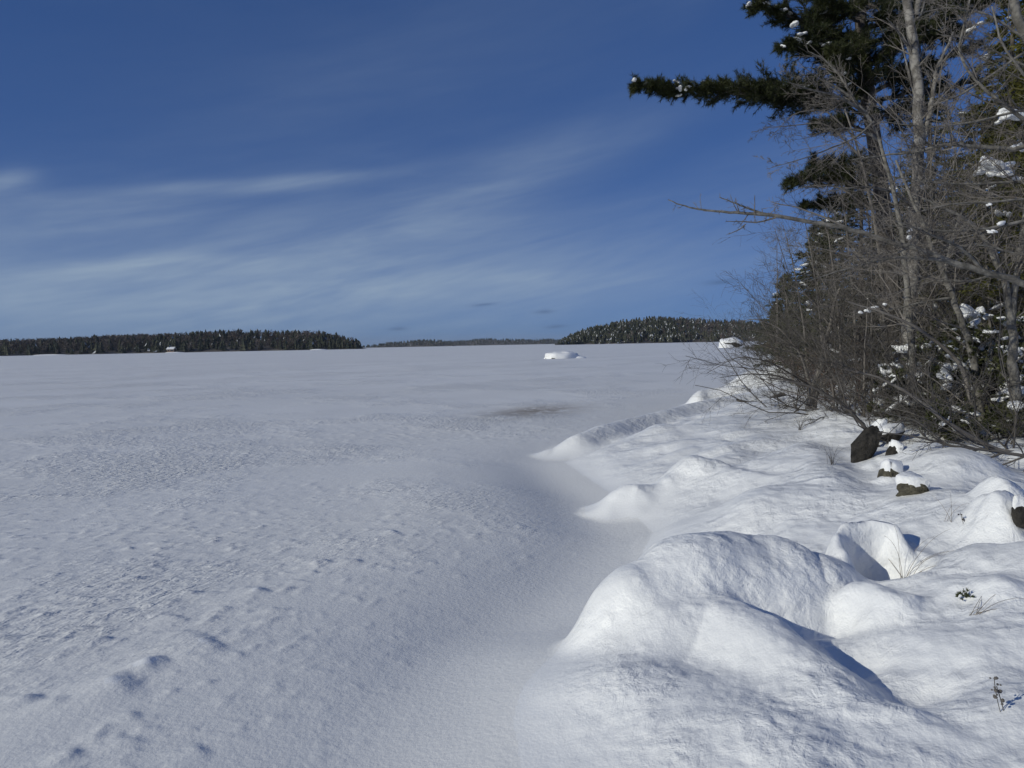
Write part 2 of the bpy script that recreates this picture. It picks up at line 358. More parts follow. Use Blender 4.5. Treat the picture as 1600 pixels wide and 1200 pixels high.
def relief(x, y):
    s = x-shore_x(y)
    d = np.hypot(x, y)
    # signed distance is roughly s times the cosine of the shoreline's slant
    sl = np.interp(y, (SHY[:-1]+SHY[1:])/2, np.diff(SHX)/np.diff(SHY)); s = s/np.sqrt(1+sl*sl)
    sp = np.maximum(s, 0)
    bank = .40*(1-np.exp(-sp*sp/(.35+sp)/.9)) + .055*np.minimum(sp, 60) + 10*(1-np.exp(-np.maximum(sp-60, 0)/300))
    nearf = np.exp(-np.maximum(d-2.2, 0)**2/6)       # the bank is lower next to the viewer
    bank = bank*(1-.30*nearf)
    tr = -.10*np.exp(-((s+.45)/.55)**2)*np.clip((y-2.6)/2, 0, 1)*np.clip((14-y)/5, 0, 1)     # wind scoop along the foot of the bank
    swell = .05*np.exp(-((s+1.9)/.9)**2)*np.clip((16-y)/6, 0, 1)*np.clip((y-2)/2, 0, 1)
    z = np.where(s > 0, bank, 0)+tr+swell
    onb = np.clip(s/.8, 0, 1)
    far = np.clip(d/40, 0, 1)
    z = z+onb*(.075*fbm(x*.75+3, y*.75, 3)+.016*fbm(x*3.1, y*3.1, 3)*(1-far)+(.13*np.sqrt(vnoise(x*.95+5, y*.95)**2+.012)+.05*np.sqrt(vnoise(x*2.3, y*2.3+9)**2+.02)-.05)*(1-far)) + .012*fbm(x*.3, y*.3, 3)*np.clip(d/3, 0, 1)
    ids = np.full(x.shape, -1); best = np.full(x.shape, .015)
    z0 = z.copy()
    for key, pts, rad, drop, pw, k in DOMES:
        near = np.hypot(x-pts[0][0], y-pts[0][1]) < 4.5*rad+np.linalg.norm(pts[-1]-pts[0])+.5
        xx, yy = x[near], y[near]
        if xx.size == 0: continue
        # warp a little so nothing is a perfect solid
        wa = .20 if key == 'log' else (.10 if key in ('bigback', 'bigfront', 'apron') else .22); fq = .45 if len(pts) > 4 else .8
        wx = xx+wa*rad*fbm(xx/rad*fq+pts[0][0]*7, yy/rad*fq, 2); wy = yy+wa*rad*fbm(xx/rad*fq, yy/rad*fq+pts[0][1]*5, 2)
        if len(pts) == 1: pts = pts*2
        bd = np.full(xx.shape, 1e9); bz = np.zeros(xx.shape)
        for p0, p1 in zip(pts[:-1], pts[1:]):
            v_ = p1[:2]-p0[:2]; L2 = max(v_@v_, 1e-9)
            t = np.clip(((wx-p0[0])*v_[0]+(wy-p0[1])*v_[1])/L2, 0, 1)
            dd = np.hypot(wx-p0[0]-t*v_[0], wy-p0[1]-t*v_[1]); zz = p0[2]+t*(p1[2]-p0[2])
            up = prof(zz, dd, rad, drop, pw) > prof(bz, bd, rad, drop, pw); bd = np.where(up, dd, bd); bz = np.where(up, zz, bz)
        dz = prof(bz, bd, rad, drop, pw)
        old = z[near]; z[near] = smax(old, dz, k)
        win = (dz > old-.03)
        idn = ids[near]; idn[win] = DNAMES.index(key); ids[near] = idn
    for px, py, zc, rx_, dep in ((1345, 1035, .28, .20, .10), (1440, 1105, .26, .2, .08), (1225, 905, .40, .16, .06), (1290, 950, .34, .2, .07)):
        p_ = onz(px, py, zc); z = z-dep*np.exp(-((x-p_[0])**2+(y-p_[1])**2)/rx_**2)
    # the hollow under the snow hood where the grass stands
    for dx_, dy_, rad, dep in ((-.02, -.01, .13, .26), (.12, -.10, .14, .16)):
        p_ = H0+np.array([dx_, dy_, 0]); z = z-dep*np.exp(-(((x-p_[0])**2+(y-p_[1])**2)/rad**2)**1.5)
    z = z+rip(x, y)*np.clip((-s-.3)/1.8, .12, 1)*np.where(s > .5, 0, 1)*np.clip(1-(s+.2)/.7, 0, 1)
    # gentle crust texture on the mounds
    z = z+onb*(.007*fbm(x*9, y*9, 3)+.0035*fbm(x*26, y*26, 2))*np.exp(-d/9)
    return z, s, ids
def ground_z(x, y): return float(relief(np.array([float(x)]), np.array([float(y)]))[0][0])

th = np.concatenate([np.linspace(R(-45), R(45), 560), np.linspace(R(45), R(315), 60)[1:-1]])
rr_ = np.concatenate([np.geomspace(.45, 1.5, 30)[:-1], np.geomspace(1.5, 60, 640)[:-1], np.geomspace(60, 12000, 60)])
T, RR = np.meshgrid(th, rr_); GXX = RR*np.sin(T); GYY = RR*np.cos(T)
Zg, Sg, Ig = relief(GXX.ravel(), GYY.ravel())
NR, NT = T.shape
Pg = np.stack([GXX.ravel(), GYY.ravel(), Zg], 1)
G3 = Pg.reshape(NR, NT, 3)
dt = np.roll(G3, -1, 1)-np.roll(G3, 1, 1); dr = np.gradient(G3, axis=0)
Nn = np.cross(dt, dr); Nn /= np.linalg.norm(Nn, axis=2, keepdims=True)+1e-12; Nn[Nn[..., 2] < 0] *= -1
Nn = Nn.reshape(-1, 3)
ii, jj = np.mgrid[0:NR-1, 0:NT]; j2 = (jj+1) % NT
Q = np.stack([ii*NT+jj, (ii+1)*NT+jj, (ii+1)*NT+j2, ii*NT+j2], -1).reshape(-1, 4)[:, ::-1]
onbank = (Sg > 0) | ((Zg > .07) & (Sg > -2.5))
CR = np.clip(np.maximum(Sg/.7, (Zg-.07)/.16), 0, 1)
fid = np.where(onbank[Q].sum(1) > 2, 1, 0)
di = Ig[Q].max(1)
MOUND = {  # mounds that read as things of their own
 'bigback': ('snow_covered_boulder', 'large rounded snow-covered boulder, highest mound of the foreground', 'snow mound'),
 'bigfront': ('snow_covered_boulder', 'long snow hump with a rounded nose in front of the largest snow-covered boulder', 'snow mound'),
 'midright': ('snow_covered_boulder', 'snow hump just below the hollow with dry grass, right of the largest boulder', 'snow mound'),
 'hood': ('snow_hood', 'curled snow hood arching over the small hollow with dry grass', 'snow mound'),
 'broad': ('snow_covered_boulder', 'broad low snow mound directly behind the largest foreground boulder', 'snow mound'),
 'peak': ('snow_covered_boulder', 'small pointed snow-covered rock rising from the middle of the bank', 'snow mound'),
 'small': ('snow_covered_boulder', 'smallest snow knob at the lake edge left of the pointed snow rock', 'snow mound'),
 'slope': ('snow_covered_boulder', 'tall sloping snow mound at the right edge below the bare bough', 'snow mound'),
 'log': ('snow_covered_log', 'long fallen log buried in snow running out from the bank into the lake', 'log'),
 'lump': ('snow_covered_boulder', 'white snow-covered boulder just beyond the buried log', 'snow mound'),
 'far': ('snow_covered_boulder', 'bright snow-covered shore boulder beyond the buried log under overhanging twigs', 'snow mound'),
}
for k, key in enumerate(DNAMES):
    if key in MOUND: fid[di == k] = 10+k
def sheet(sel):
    q = Q[sel]; vs, inv = np.unique(q, return_inverse=True)
    global LAST; LAST = vs
    return Pg[vs], inv.reshape(-1, 4), Nn[vs]
V, F, N = sheet(fid == 0)
me_ = mesh_np('frozen_lake', V, F, 'lake', normals=N)
calm = me_.attributes.new('calm', 'FLOAT', 'POINT'); calm.data.foreach_set('value', np.clip((-Sg[LAST]-.5)/2.2, .12, 1).astype(np.float32))
tag(obj('frozen_lake', me_), 'flat snow-covered frozen lake with wind ripples', None, None, 'structure')
def crust(me): a_ = me.attributes.new('crust', 'FLOAT', 'POINT'); a_.data.foreach_set('value', CR[LAST].astype(np.float32)); return me
V, F, N = sheet(fid == 1)
k0 = len(V); LAST = np.concatenate([LAST, np.arange(NT), [0]]); V = np.vstack([V, Pg[:NT], Pg[:NT].mean(0)[None]]); N = np.vstack([N, Nn[:NT], [[0, 0, 1]]])
F = [F, np.stack([np.arange(NT)+k0, (np.arange(NT)+1) % NT+k0, np.full(NT, k0+NT)], 1)[:, ::-1]]
tag(obj('snowy_shore', crust(mesh_np('snowy_shore', V, F, 'bank', normals=N))), 'uneven snow-covered lake shore on the right', None, None, 'structure')
for k, key in enumerate(DNAMES):
    if key not in MOUND or not (fid == 10+k).any(): continue
    V, F, N = sheet(fid == 10+k); nm, lb, ct = MOUND[key]
    base = np.array([V[:, 0].mean(), V[:, 1].mean(), V[:, 2].min()])
    tag(obj(nm, crust(mesh_np(nm, V-base, F, 'bank', normals=N)), None, base), lb, ct, 'snow-covered boulders along the shore' if nm == 'snow_covered_boulder' else None)

#==STAGE2==
# ------------------------------------------------------------------ far shores
def ico(n=2):
    import bmesh
    bm = bmesh.new(); bmesh.ops.create_icosphere(bm, subdivisions=n, radius=1)
    bm.verts.ensure_lookup_table(); V = np.array([v.co[:] for v in bm.verts]); F = np.array([[v.index for v in f.verts] for f in bm.faces]); bm.free()
    return V, F
ICO1, ICO2, ICO3, ICO4 = ico(1), ico(2), ico(3), ico(4)
def n3(V, f, seed, o=3):
    """cheap smooth 3-D noise: three 2-D slices"""
    x, y, z = (V*f+seed*3.7).T
    return (fbm(x+z*.6, y-z*.5, o)+fbm(y+x*.4+31, z+7, o)+fbm(z-y*.3+51, x+13, o))/2.2

def conifer_template(g, tiers, segs, wid):
    """ragged stacked skirts, unit height"""
    V, F, MI = [], [], []
    for t in range(tiers):
        z0 = .06+.9*t/tiers; z1 = min(1.0, z0+1.5/tiers); r = wid*(1-z0)**.85+.012
        k = len(V); V.append((0, 0, z1))
        for s_ in range(segs*2):
            a = math.pi*s_/segs+g.uniform(-.2, .2); q = r*(g.uniform(.75, 1.2) if s_ % 2 == 0 else g.uniform(.35, .6))
            V.append((q*math.cos(a), q*math.sin(a), z0+(g.uniform(-.035, .01) if s_ % 2 == 0 else .03)))
        for s_ in range(segs*2):
            F.append((k, k+1+s_, k+1+(s_+1) % (segs*2))); MI.append(0)
    return np.array(V), np.array(F), np.array(MI)
def hard_template(g, n):
    """bare hardwood: a stem and a broom of thin twig blades, unit height"""
    V, F = [], []
    def blade(p, q, w):
        k = len(V); d = np.cross(q-p, g.standard_normal(3)); d = d/np.linalg.norm(d)*w
        V.extend([p-d, p+d, q]); F.append((k, k+1, k+2))
    blade(np.array([0, 0, 0.]), np.array([0, 0, .8]), .012); blade(np.array([0, 0, 0.]), np.array([.02, 0, .8]), .012)
    for _ in range(n):
        z = g.uniform(.3, .85); a = g.uniform(0, 6.28); L = g.uniform(.12, .34)*(1.15-z*.5)
        p = np.array([0, 0, z])+np.array([math.cos(a), math.sin(a), 0])*g.uniform(0, .08)
        d = np.array([math.cos(a)*g.uniform(.3, 1), math.sin(a)*g.uniform(.3, 1), g.uniform(.4, 1.1)])
        q = p+d/np.linalg.norm(d)*L; q[2] = min(q[2], 1.02)
        blade(p, q, g.uniform(.016, .036))
    return np.array(V), np.array(F), np.zeros(len(F), int)
def scatter(temps, pos, hts, wid, g, snow=0.):
    VV, FF, MM = [], [], []; k = 0
    for p, h, w in zip(pos, hts, wid):
        V, F, MI = temps[g.integers(len(temps))]; a = g.uniform(0, 6.28); c, s_ = math.cos(a), math.sin(a)
        X = np.stack([(V[:, 0]*c-V[:, 1]*s_)*w*h, (V[:, 0]*s_+V[:, 1]*c)*w*h, V[:, 2]*h], 1)+p
        VV.append(X); FF.append(F+k); k += len(V)
        MM.append((g.random(len(F)) < snow*g.uniform(.2, 1.8)).astype(int))
    return np.vstack(VV), np.vstack(FF), np.concatenate(MM)
g = np.random.default_rng(21)
CT = [conifer_template(g, 5, 5, .26) for _ in range(4)]+[conifer_template(g, 4, 5, .33) for _ in range(2)]
CS = [conifer_template(g, 3, 4, .30) for _ in range(4)]
HT = [hard_template(g, 42) for _ in range(4)]
def far_shore(name, label, prof_px, Y, depth, tree_h, n_con, n_hard, con_fn, snow, seed, temps=CT, hts=HT):
    """a wooded hill whose skyline (trees included) follows the given pixels at distance Y"""
    g = np.random.default_rng(seed)
    xs = np.array([at(px, py, Y)[0] for px, py in prof_px]); zt = np.array([at(px, py, Y)[2] for px, py in prof_px])
    zg = np.maximum(zt-tree_h*.85, 0)
    def gz(x, t):            # t 0 at the water, 1 on the crest (the crest stands 'depth' behind)
        return np.interp(x, xs, zg)*np.sin(np.clip(t, 0, 1)*math.pi/2)**1.1*(1+.10*vnoise(x/60, t*3+seed))+.4*np.clip(t*20, 0, 1)
    nx, ny = 160, 14
    gx = np.linspace(xs[0], xs[-1], nx); gt = np.linspace(0, 1, ny)
    X, Tt = np.meshgrid(gx, gt)
    endf = np.clip(np.minimum(X-xs[0], xs[-1]-X)/(depth*.6), .02, 1)
    sh = 14*vnoise(X/45, X*0+seed)*Y/800
    Yy = Y+sh+Tt*depth*endf**.5
    Z = gz(X, Tt)
    Zb = Z[-1:]*0-3
    V = np.stack([X.ravel(), Yy.ravel(), np.where(Tt == 0, -1.0, Z).ravel()], 1)
    V = np.vstack([V, np.stack([X[-1], Yy[-1]+depth, np.full(nx, -2.)], 1)])
    i, j = np.mgrid[0:ny, 0:nx-1]; F = np.stack([i*nx+j, i*nx+j+1, (i+1)*nx+j+1, (i+1)*nx+j], -1).reshape(-1, 4)
    hill = tag(obj(name+'_hill', mesh_np(name, V, F, 'hillfloor')), None, None, None, 'structure')
    def place(n, hs, want):
        x = g.uniform(xs[0], xs[-1], n*4); t = g.random(n*4)**.9
        hl = np.interp(x, xs, zg)
        keep = g.random(n*4) < want(x, t); x, t, hl = x[keep][:n], t[keep][:n], hl[keep][:n]
        e = np.clip(np.minimum(x-xs[0], xs[-1]-x)/(depth*.6), .02, 1)
        y = Y+14*vnoise(x/45, x*0+seed)*Y/800+t*depth*e**.5+1
        pos = np.stack([x, y, gz(x, t)-.3], 1)
        skyl = np.interp(x, xs, zt)
        h = hs*g.uniform(.45, 1.2, len(x)); h = np.minimum(h, np.maximum(skyl*(1+t*depth/Y)-pos[:, 2], 2.0)*g.uniform(.85, 1.12, len(x)))
        return pos, h
    fx = lambda x: (x-xs[0])/(xs[-1]-xs[0])
    p, h = place(n_con, tree_h, lambda x, t: con_fn(fx(x), t, x))
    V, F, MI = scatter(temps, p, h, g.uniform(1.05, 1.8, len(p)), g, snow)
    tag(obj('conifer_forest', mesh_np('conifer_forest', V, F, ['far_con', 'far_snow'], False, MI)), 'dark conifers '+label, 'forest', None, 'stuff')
    if n_hard:
        p, h = place(n_hard, tree_h*.95, lambda x, t: 1.02-con_fn(fx(x), t, x)*.9)
        V, F, MI = scatter(hts, p, h, np.full(len(p), 1.15), g)
        tag(obj('hardwood_forest', mesh_np('hardwood_forest', V, F, 'far_hard', False)), 'bare grey-brown hardwoods '+label, 'forest', None, 'stuff')
pn = lambda x, s, k: .5+.5*fbm(x/s+k, x*0+k, 3)
far_shore('left_headland', 'covering the low headland across the lake at left',
    ((-260, 533), (-100, 529), (0, 528), (60, 524), (150, 521), (210, 519), (260, 515), (330, 514), (400, 515), (440, 515), (475, 519), (510, 524), (535, 529), (552, 536), (557, 545)),
    800, 150, 12.5, 650, 2300, lambda f, t, x: np.clip(.0+1.05*pn(x, 60, 2)-.35*(t-.2)+.8*(f > .93)+.5*(t < .12), .05, 1), .02, 31)
far_shore('right_hill', 'with snow on their boughs on the hill across the lake at right',
    ((868, 540), (880, 531), (900, 522), (940, 508), (970, 502), (1000, 495), (1040, 490), (1070, 487), (1100, 487), (1140, 490), (1170, 493), (1260, 497), (1400, 508), (1560, 520)),
    900, 210, 10.0, 2000, 1300, lambda f, t, x: np.clip(np.where(f < .30, .97, .30+.5*pn(x, 50, 5)+.5*(t < .22)), .03, 1), .07, 32)
far_shore('far_shore', 'on the distant low hills at the end of the lake, nearer fold',
    ((470, 541), (556, 540), (590, 534), (625, 531), (655, 529), (685, 531), (705, 536)), 2600, 300, 10, 500, 0, lambda f, t, x: 1+0*x, .03, 33, CS)
far_shore('far_shore', 'on the distant low hills at the end of the lake, farther fold',
    ((640, 540), (700, 531), (740, 528), (765, 527), (800, 528), (835, 529), (860, 527), (900, 529), (960, 534)), 3200, 400, 10, 700, 0, lambda f, t, x: 1+0*x, .03, 34, CS)
# a cabin in its snowy clearing on the left shore
def box(c, s, rz=0):
    V = np.array([[x, y, z] for x in (-.5, .5) for y in (-.5, .5) for z in (-.5, .5)])*np.array(s)
    c_, s_ = math.cos(rz), math.sin(rz); V = np.stack([V[:, 0]*c_-V[:, 1]*s_, V[:, 0]*s_+V[:, 1]*c_, V[:, 2]], 1)+np.array(c)
    return V, np.array([(0, 1, 3, 2), (4, 6, 7, 5), (0, 4, 5, 1), (2, 3, 7, 6), (0, 2, 6, 4), (1, 5, 7, 3)])
def cabin(px, py, Y, w, lab, mat='cabinwall'):
    c = at(px, py, Y); c[2] = .6; t = thing('cabin', c, lab, 'cabin', 'cabins on the left shore')
    V, F = box(c+np.array([0, 0, 1.5]), (w, 6, 3)); part('wall', V, F, mat, t, False)
    V = np.array([[x*(w/2+.5), y*3.6, 3.0 if y else 5.0] for y in (-1, 0, 1) for x in (-1, 1)])+c
    V = np.vstack([V, V+np.array([0, 0, .45])]); F = [(0, 1, 3, 2), (2, 3, 5, 4), (6, 8, 9, 7), (8, 10, 11, 9), (0, 6, 7, 1), (4, 5, 11, 10), (0, 2, 8, 6), (2, 4, 10, 8), (1, 7, 9, 3), (3, 9, 11, 5)]
    part('roof', V, F, 'clump', t, False)
    for x in (-.28, .1, .32):
        V, F = box(c+np.array([x*w, -3.03, 1.6]), (1.4, .08, 1.3)); part('window', V, F, 'glass', t, False)
cabin(268, 546, 797, 7, 'small cabin with snowy roof by the white clearing on the left shore')
def clearing(px, py, Y, w, d, h):
    V, F = ICO3; c = at(px, py, Y); c[2] = 0; V = V*np.array([w, d, h])*(1+.2*n3(V, 1.5, px)[:, None])+c
    return V, F
for px, w, lb in ((272, 13, 'largest white snowy clearing at the waterline of the left shore'), (75, 22, 'long low snowy strip under the trees at the far left shore'), (498, 10, 'short snowy strip at the waterline near the headland tip')):
    V, F = clearing(px, 546, 790, w*.8, 4, .8); base = V.mean(0); base[2] = 0
    tag(obj('snow_bank', mesh_np('snow_bank', V-base, F, 'clump'), None, base), lb, 'snow bank', 'snow banks on the left shore')

# ------------------------------------------------------------------ rocks
def rock_mesh(name, size, seed, mat, sub=ICO3, rough=.42, flat=0.):
    V, F = sub; V = np.sign(V)*np.abs(V)**.72; V = V*(1+rough*n3(V, 1.1, seed)[:, None]+rough*.45*n3(V, 2.9, seed+4)[:, None]+rough*.2*n3(V, 6.5, seed+6, 2)[:, None])
    # a few chopped planes
    g = np.random.default_rng(seed)
    for _ in range(10):
        n = g.standard_normal(3); n /= np.linalg.norm(n); d = g.uniform(.5, .85); e = V@n-d; V = V-np.where(e > 0, e, 0)[:, None]*n*.95
    return mesh_np(name, V*np.array(size), F, mat, True)
def cap_mesh(name, size, seed, zmin=-.05, sub=ICO3, lump=.2):
    """a lumpy pillow of snow, flat underneath"""
    V, F = sub; V = V*(1+lump*n3(V, 1.3, seed)[:, None]); V = V.copy(); V[:, 2] = np.where(V[:, 2] < zmin, zmin+(V[:, 2]-zmin)*.18, V[:, 2])
    return mesh_np(name, V*np.array(size), F, 'clump', True)
def boulder(c, size, rz, seed, lab, cap=.05, mat='rock', name='boulder', group=None, lo=.05, hi=.55, extra=()):
    """a rock with a mantle of snow that follows its upper faces; extra: snow lumps leaning on it"""
    t = thing(name, c, lab, 'rock', group); t.rotation_euler.z = rz
    me = rock_mesh('rock', size, seed, mat); obj('rock', me, t, (0, 0, size[2]*.25))
    n = len(me.vertices); V = np.zeros(n*3, np.float32); N_ = np.zeros(n*3, np.float32); me.vertices.foreach_get('co', V); me.vertices.foreach_get('normal', N_)
    V = V.reshape(-1, 3).astype(float); N_ = N_.reshape(-1, 3)
    w = np.clip((V[:, 2]/size[2]*.6+N_[:, 2]*.7+.25*n3(V/np.array(size), 2., seed+9)-lo)/(hi-lo), 0, 1); w = w*w*(3-2*w)
    X = V+N_*(.02*min(size)/.1*(w*1.3-.5))[:, None]+np.array([0, 0, 1.])*(cap*1.2*w)[:, None]
    X += N_*(cap*.25*w*n3(V/np.array(size), 1.6, seed+5))[:, None]
    obj('snow_cap', mesh_np('snow_cap', X, ICO3[1], 'clump'), t, (0, 0, size[2]*.25))
    for q, (off, cs) in enumerate(extra): obj('snow_drift', cap_mesh('snow_drift', cs, seed+q, -.4), t, off)
    return t
# the two snow-covered rocks out on the ice
c = onz(880, 560, 0); boulder((c[0], c[1], -.12), (1.9, 1.5, .62), 0, 3, 'low snow-covered rock lying alone out on the ice', .22, lo=-.5, hi=.1, extra=(((-.75, -.2, .0), (1.45, 1.3, .95)), ((.5, -.1, .0), (1.1, 1.0, .72)), ((1.7, -.1, -.08), (1.0, .9, .48)), ((2.5, .1, -.1), (.8, .7, .25))))
c = onz(1141, 543, 0); boulder((c[0], c[1], -.2), (2.3, 1.9, 1.35), .2, 8, 'tall snow-capped boulder on the ice near the overhanging trees', .25, lo=.02, hi=.3, extra=(((-.9, .1, .3), (1.9, 1.7, 1.75)), ((1.2, .5, .2), (1.2, 1.2, 1.2))))
def gp(px, py, z=None, dz=0.):
    """where a thing seen at that pixel stands on the snow"""
    z = .6 if z is None else z
    for _ in range(12):
        p = onz(px, py, z); z = .5*z+.5*ground_z(p[0], p[1])
    p = onz(px, py, z); p[2] = ground_z(p[0], p[1])+dz; return p
c = gp(1346, 724); t_ = boulder(c+[.05, .10, .06], (.13, .10, .30), .3, 27, 'tall dark leaning rock half wrapped in snow behind the slanting stem', .03, lo=.75, hi=1.0); t_.rotation_euler = (0, .55, .2)
c = gp(1388, 692); t_ = boulder(c+[0, .02, .06], (.19, .10, .10), .1, 24, 'dark slab lying against the top of the tall leaning rock', .04, lo=.3, hi=.55); t_.rotation_euler = (0, -.1, .1)
c = gp(1402, 708); boulder(c+[0, .02, -.05], (.08, .08, .12), .0, 15, 'small black rock showing under snow right of the tall dark rock', .025, lo=.45, hi=.75)
c = gp(1396, 742); boulder(c+[0, .06, -.015], (.12, .10, .09), .2, 16, 'small lichen-spotted stone with a thick snow cap in front of the dark rocks', .03, 'mossrock', lo=.2, hi=.5)
c = gp(1430, 770); boulder(c+[0, .06, -.03], (.13, .11, .085), .1, 17, 'flat brown stone peeking from the front of a rounded snow cushion', .03, 'mossrock', lo=.2, hi=.5)
c = gp(1584, 800); boulder(c+[.06, .0, .0], (.07, .08, .10), .3, 18, 'dark rock under the dead bough at the right edge', .03, lo=.5, hi=.8)
c = gp(1372, 642); boulder(c+[0, .1, .0], (.12, .11, .11), .3, 19, 'brown stone left of a pair under the shrubs', .04, 'mossrock', lo=.3, hi=.6)
c = gp(1390, 642); boulder(c+[.05, .1, .0], (.17, .12, .11), .8, 20, 'larger brown stone right of a pair under the shrubs', .04, 'mossrock', lo=.3, hi=.6)
c = gp(1500, 668); boulder(c+[0, .1, .0], (.24, .18, .12), .8, 23, 'low stone in the shade under the snowy evergreen shrubs', .05, 'mossrock', lo=.25, hi=.5)

# ------------------------------------------------------------------ plants: tubes, twigs, needles
def tubes(P, Rr, sides=3):
    """P (N,K,3), Rr (N,K) -> quads"""
    N_, K = P.shape[:2]
    Tn = np.gradient(P, axis=1); Tn /= np.linalg.norm(Tn, axis=2, keepdims=True)+1e-12
    ref = np.tile(np.array([.31, .17, .93]), (N_, 1)); al = np.abs((Tn.mean(1)*ref).sum(1)) > .85; ref[al] = (.9, -.3, .1)
    U = np.cross(Tn, ref[:, None, :]); U /= np.linalg.norm(U, axis=2, keepdims=True)+1e-12; W = np.cross(Tn, U)
    a = np.arange(sides)*2*math.pi/sides
    V = P[:, :, None, :]+Rr[:, :, None, None]*(np.cos(a)[None, None, :, None]*U[:, :, None, :]+np.sin(a)[None, None, :, None]*W[:, :, None, :])
    n, k, s_ = np.mgrid[0:N_, 0:K-1, 0:sides]; o = (n*K+k)*sides; s2 = (s_+1) % sides
    return V.reshape(-1, 3), np.stack([o+s_, o+s2, o+sides+s2, o+sides+s_], -1).reshape(-1, 4)
def join(parts):
    VV, FF, k = [], [], 0
    for V, F in parts: VV.append(V); FF.append(F+k); k += len(V)
    return np.vstack(VV), np.vstack(FF)
def grow(S, D, L, K, wob, up, g):
    P = np.zeros((len(S), K, 3)); P[:, 0] = S; D = D.copy(); st = (L/(K-1))[:, None]
    for k in range(1, K):
        D = D+wob*g.standard_normal(D.shape); D[:, 2] += up; D /= np.linalg.norm(D, axis=1, keepdims=True)+1e-12
        P[:, k] = P[:, k-1]+D*st
    return P
def sprout(P, Rr, L, n, t0, t1, ang, ratio, g, flat=1., fwd=0.):
    """n children per parent: starts, directions, lengths, radii"""
    N_, K = P.shape[:2]; idx = np.repeat(np.arange(N_), n); t = g.uniform(t0, t1, len(idx))
    f = t*(K-1); k = np.minimum(f.astype(int), K-2); w = (f-k)[:, None]
    S = P[idx, k]*(1-w)+P[idx, k+1]*w; Tn = P[idx, k+1]-P[idx, k]; Tn /= np.linalg.norm(Tn, axis=1, keepdims=True)+1e-12
    q = g.standard_normal(S.shape); q[:, 2] *= flat; q -= (q*Tn).sum(1, keepdims=True)*Tn; q /= np.linalg.norm(q, axis=1, keepdims=True)+1e-12
    a = g.uniform(ang[0], ang[1], len(idx))[:, None]
    D = Tn*np.cos(a)+q*np.sin(a)
    Lc = L[idx]*ratio*(1-.6*t)*g.uniform(.55, 1.3, len(idx))
    r = (Rr[idx, k]*(1-w[:, 0])+Rr[idx, k+1]*w[:, 0])
    return S, D, Lc, r
def resample(pts, K):
    pts = np.array(pts, float); d = np.concatenate([[0], np.cumsum(np.linalg.norm(np.diff(pts, axis=0), axis=1))]); t = np.linspace(0, d[-1], K)
    # smooth through the points
    P = np.stack([np.interp(t, d, pts[:, i]) for i in range(3)], 1)
    for _ in range(2): P[1:-1] = .25*P[:-2]+.5*P[1:-1]+.25*P[2:]
    return P, d[-1]
def twig_levels(stems, levels, rmin, g):
    """stems: list of (P (K,3), R (K), L). returns list of (P,R) arrays level by level"""
    out = []
    K0 = max(len(s[0]) for s in stems)
    P = np.stack([resample(s[0], K0)[0] for s in stems]); Rr = np.stack([np.interp(np.linspace(0, 1, K0), np.linspace(0, 1, len(s[1])), s[1]) for s in stems]); L = np.array([s[2] for s in stems])
    for (n, ratio, ang, K, wob, up, flat, t0) in levels:
        S, D, Lc, r = sprout(P, Rr, L, n, t0, 1.0, ang, ratio, g, flat)
        P = grow(S, D, Lc, K, wob, up, g); r0 = np.clip(r*.42, rmin, .011)
        Rr = r0[:, None]*np.linspace(1, .38, K)[None]; Rr = np.maximum(Rr, rmin*.7); L = Lc
        out.append((P, Rr))
    return out
RAD = math.radians
LV = {  # n, ratio, angle, points, wobble, up, flatness, from
 'full': [(13, .50, (.5, 1.1), 6, .16, .03, .75, .15), (9, .48, (.5, 1.1), 4, .2, .03, .7, .12), (5, .5, (.5, 1.1), 3, .24, .03, .7, .1)],
 'wide': [(13, .46, (.45, 1.0), 6, .13, .05, .55, .12), (9, .45, (.45, .95), 4, .18, .04, .55, .1), (4, .5, (.5, 1.), 3, .18, .03, .7, .1)],
 'fine': [(10, .45, (.4, .9), 5, .14, .05, .7, .1), (7, .5, (.4, .9), 4, .16, .05, .7, .1)],
 'stub': [(13, .20, (.9, 1.5), 3, .10, .10, 1., .1), (3, .45, (.6, 1.2), 3, .2, .05, 1., .2)],
}
def bare_tree(name, label, stems, mat, twigmat, seed, cat='tree', group=None, rmin=.0021, base=None):
    """stems: list of (points in world, r0, r1, level key or None, part name). The first stem is the trunk."""
    g = np.random.default_rng(seed)
    p0 = np.array(stems[0][0][0]) if base is None else np.array(base); t = thing(name, p0, label, cat, group)
    for pts, r0, r1, lv, pn_ in stems:
        K = max(8, 4*len(pts)); P, L = resample(pts, K)
        P[1:-1] += g.standard_normal((K-2, 3))*r0*.10
        Rr = np.linspace(r0, r1, K); V, F = tubes(P[None], Rr[None], 9 if r0 > .03 else 6); o = part(pn_, V, F, mat if r0 > .012 else twigmat, t)
        if lv:
            V, F = join([tubes(p, q, 3) for p, q in twig_levels([(P, Rr, L)], LV[lv] if isinstance(lv, str) else lv, rmin, g)])
            part('twigs', V, F, twigmat, o)['kind'] = 'stuff'
    return t
def pxs(Y, *pts):             # a line of pixels at distance Y (or with its own distance as third value)
    return [at(p[0], p[1], p[2] if len(p) > 2 else Y) for p in pts]

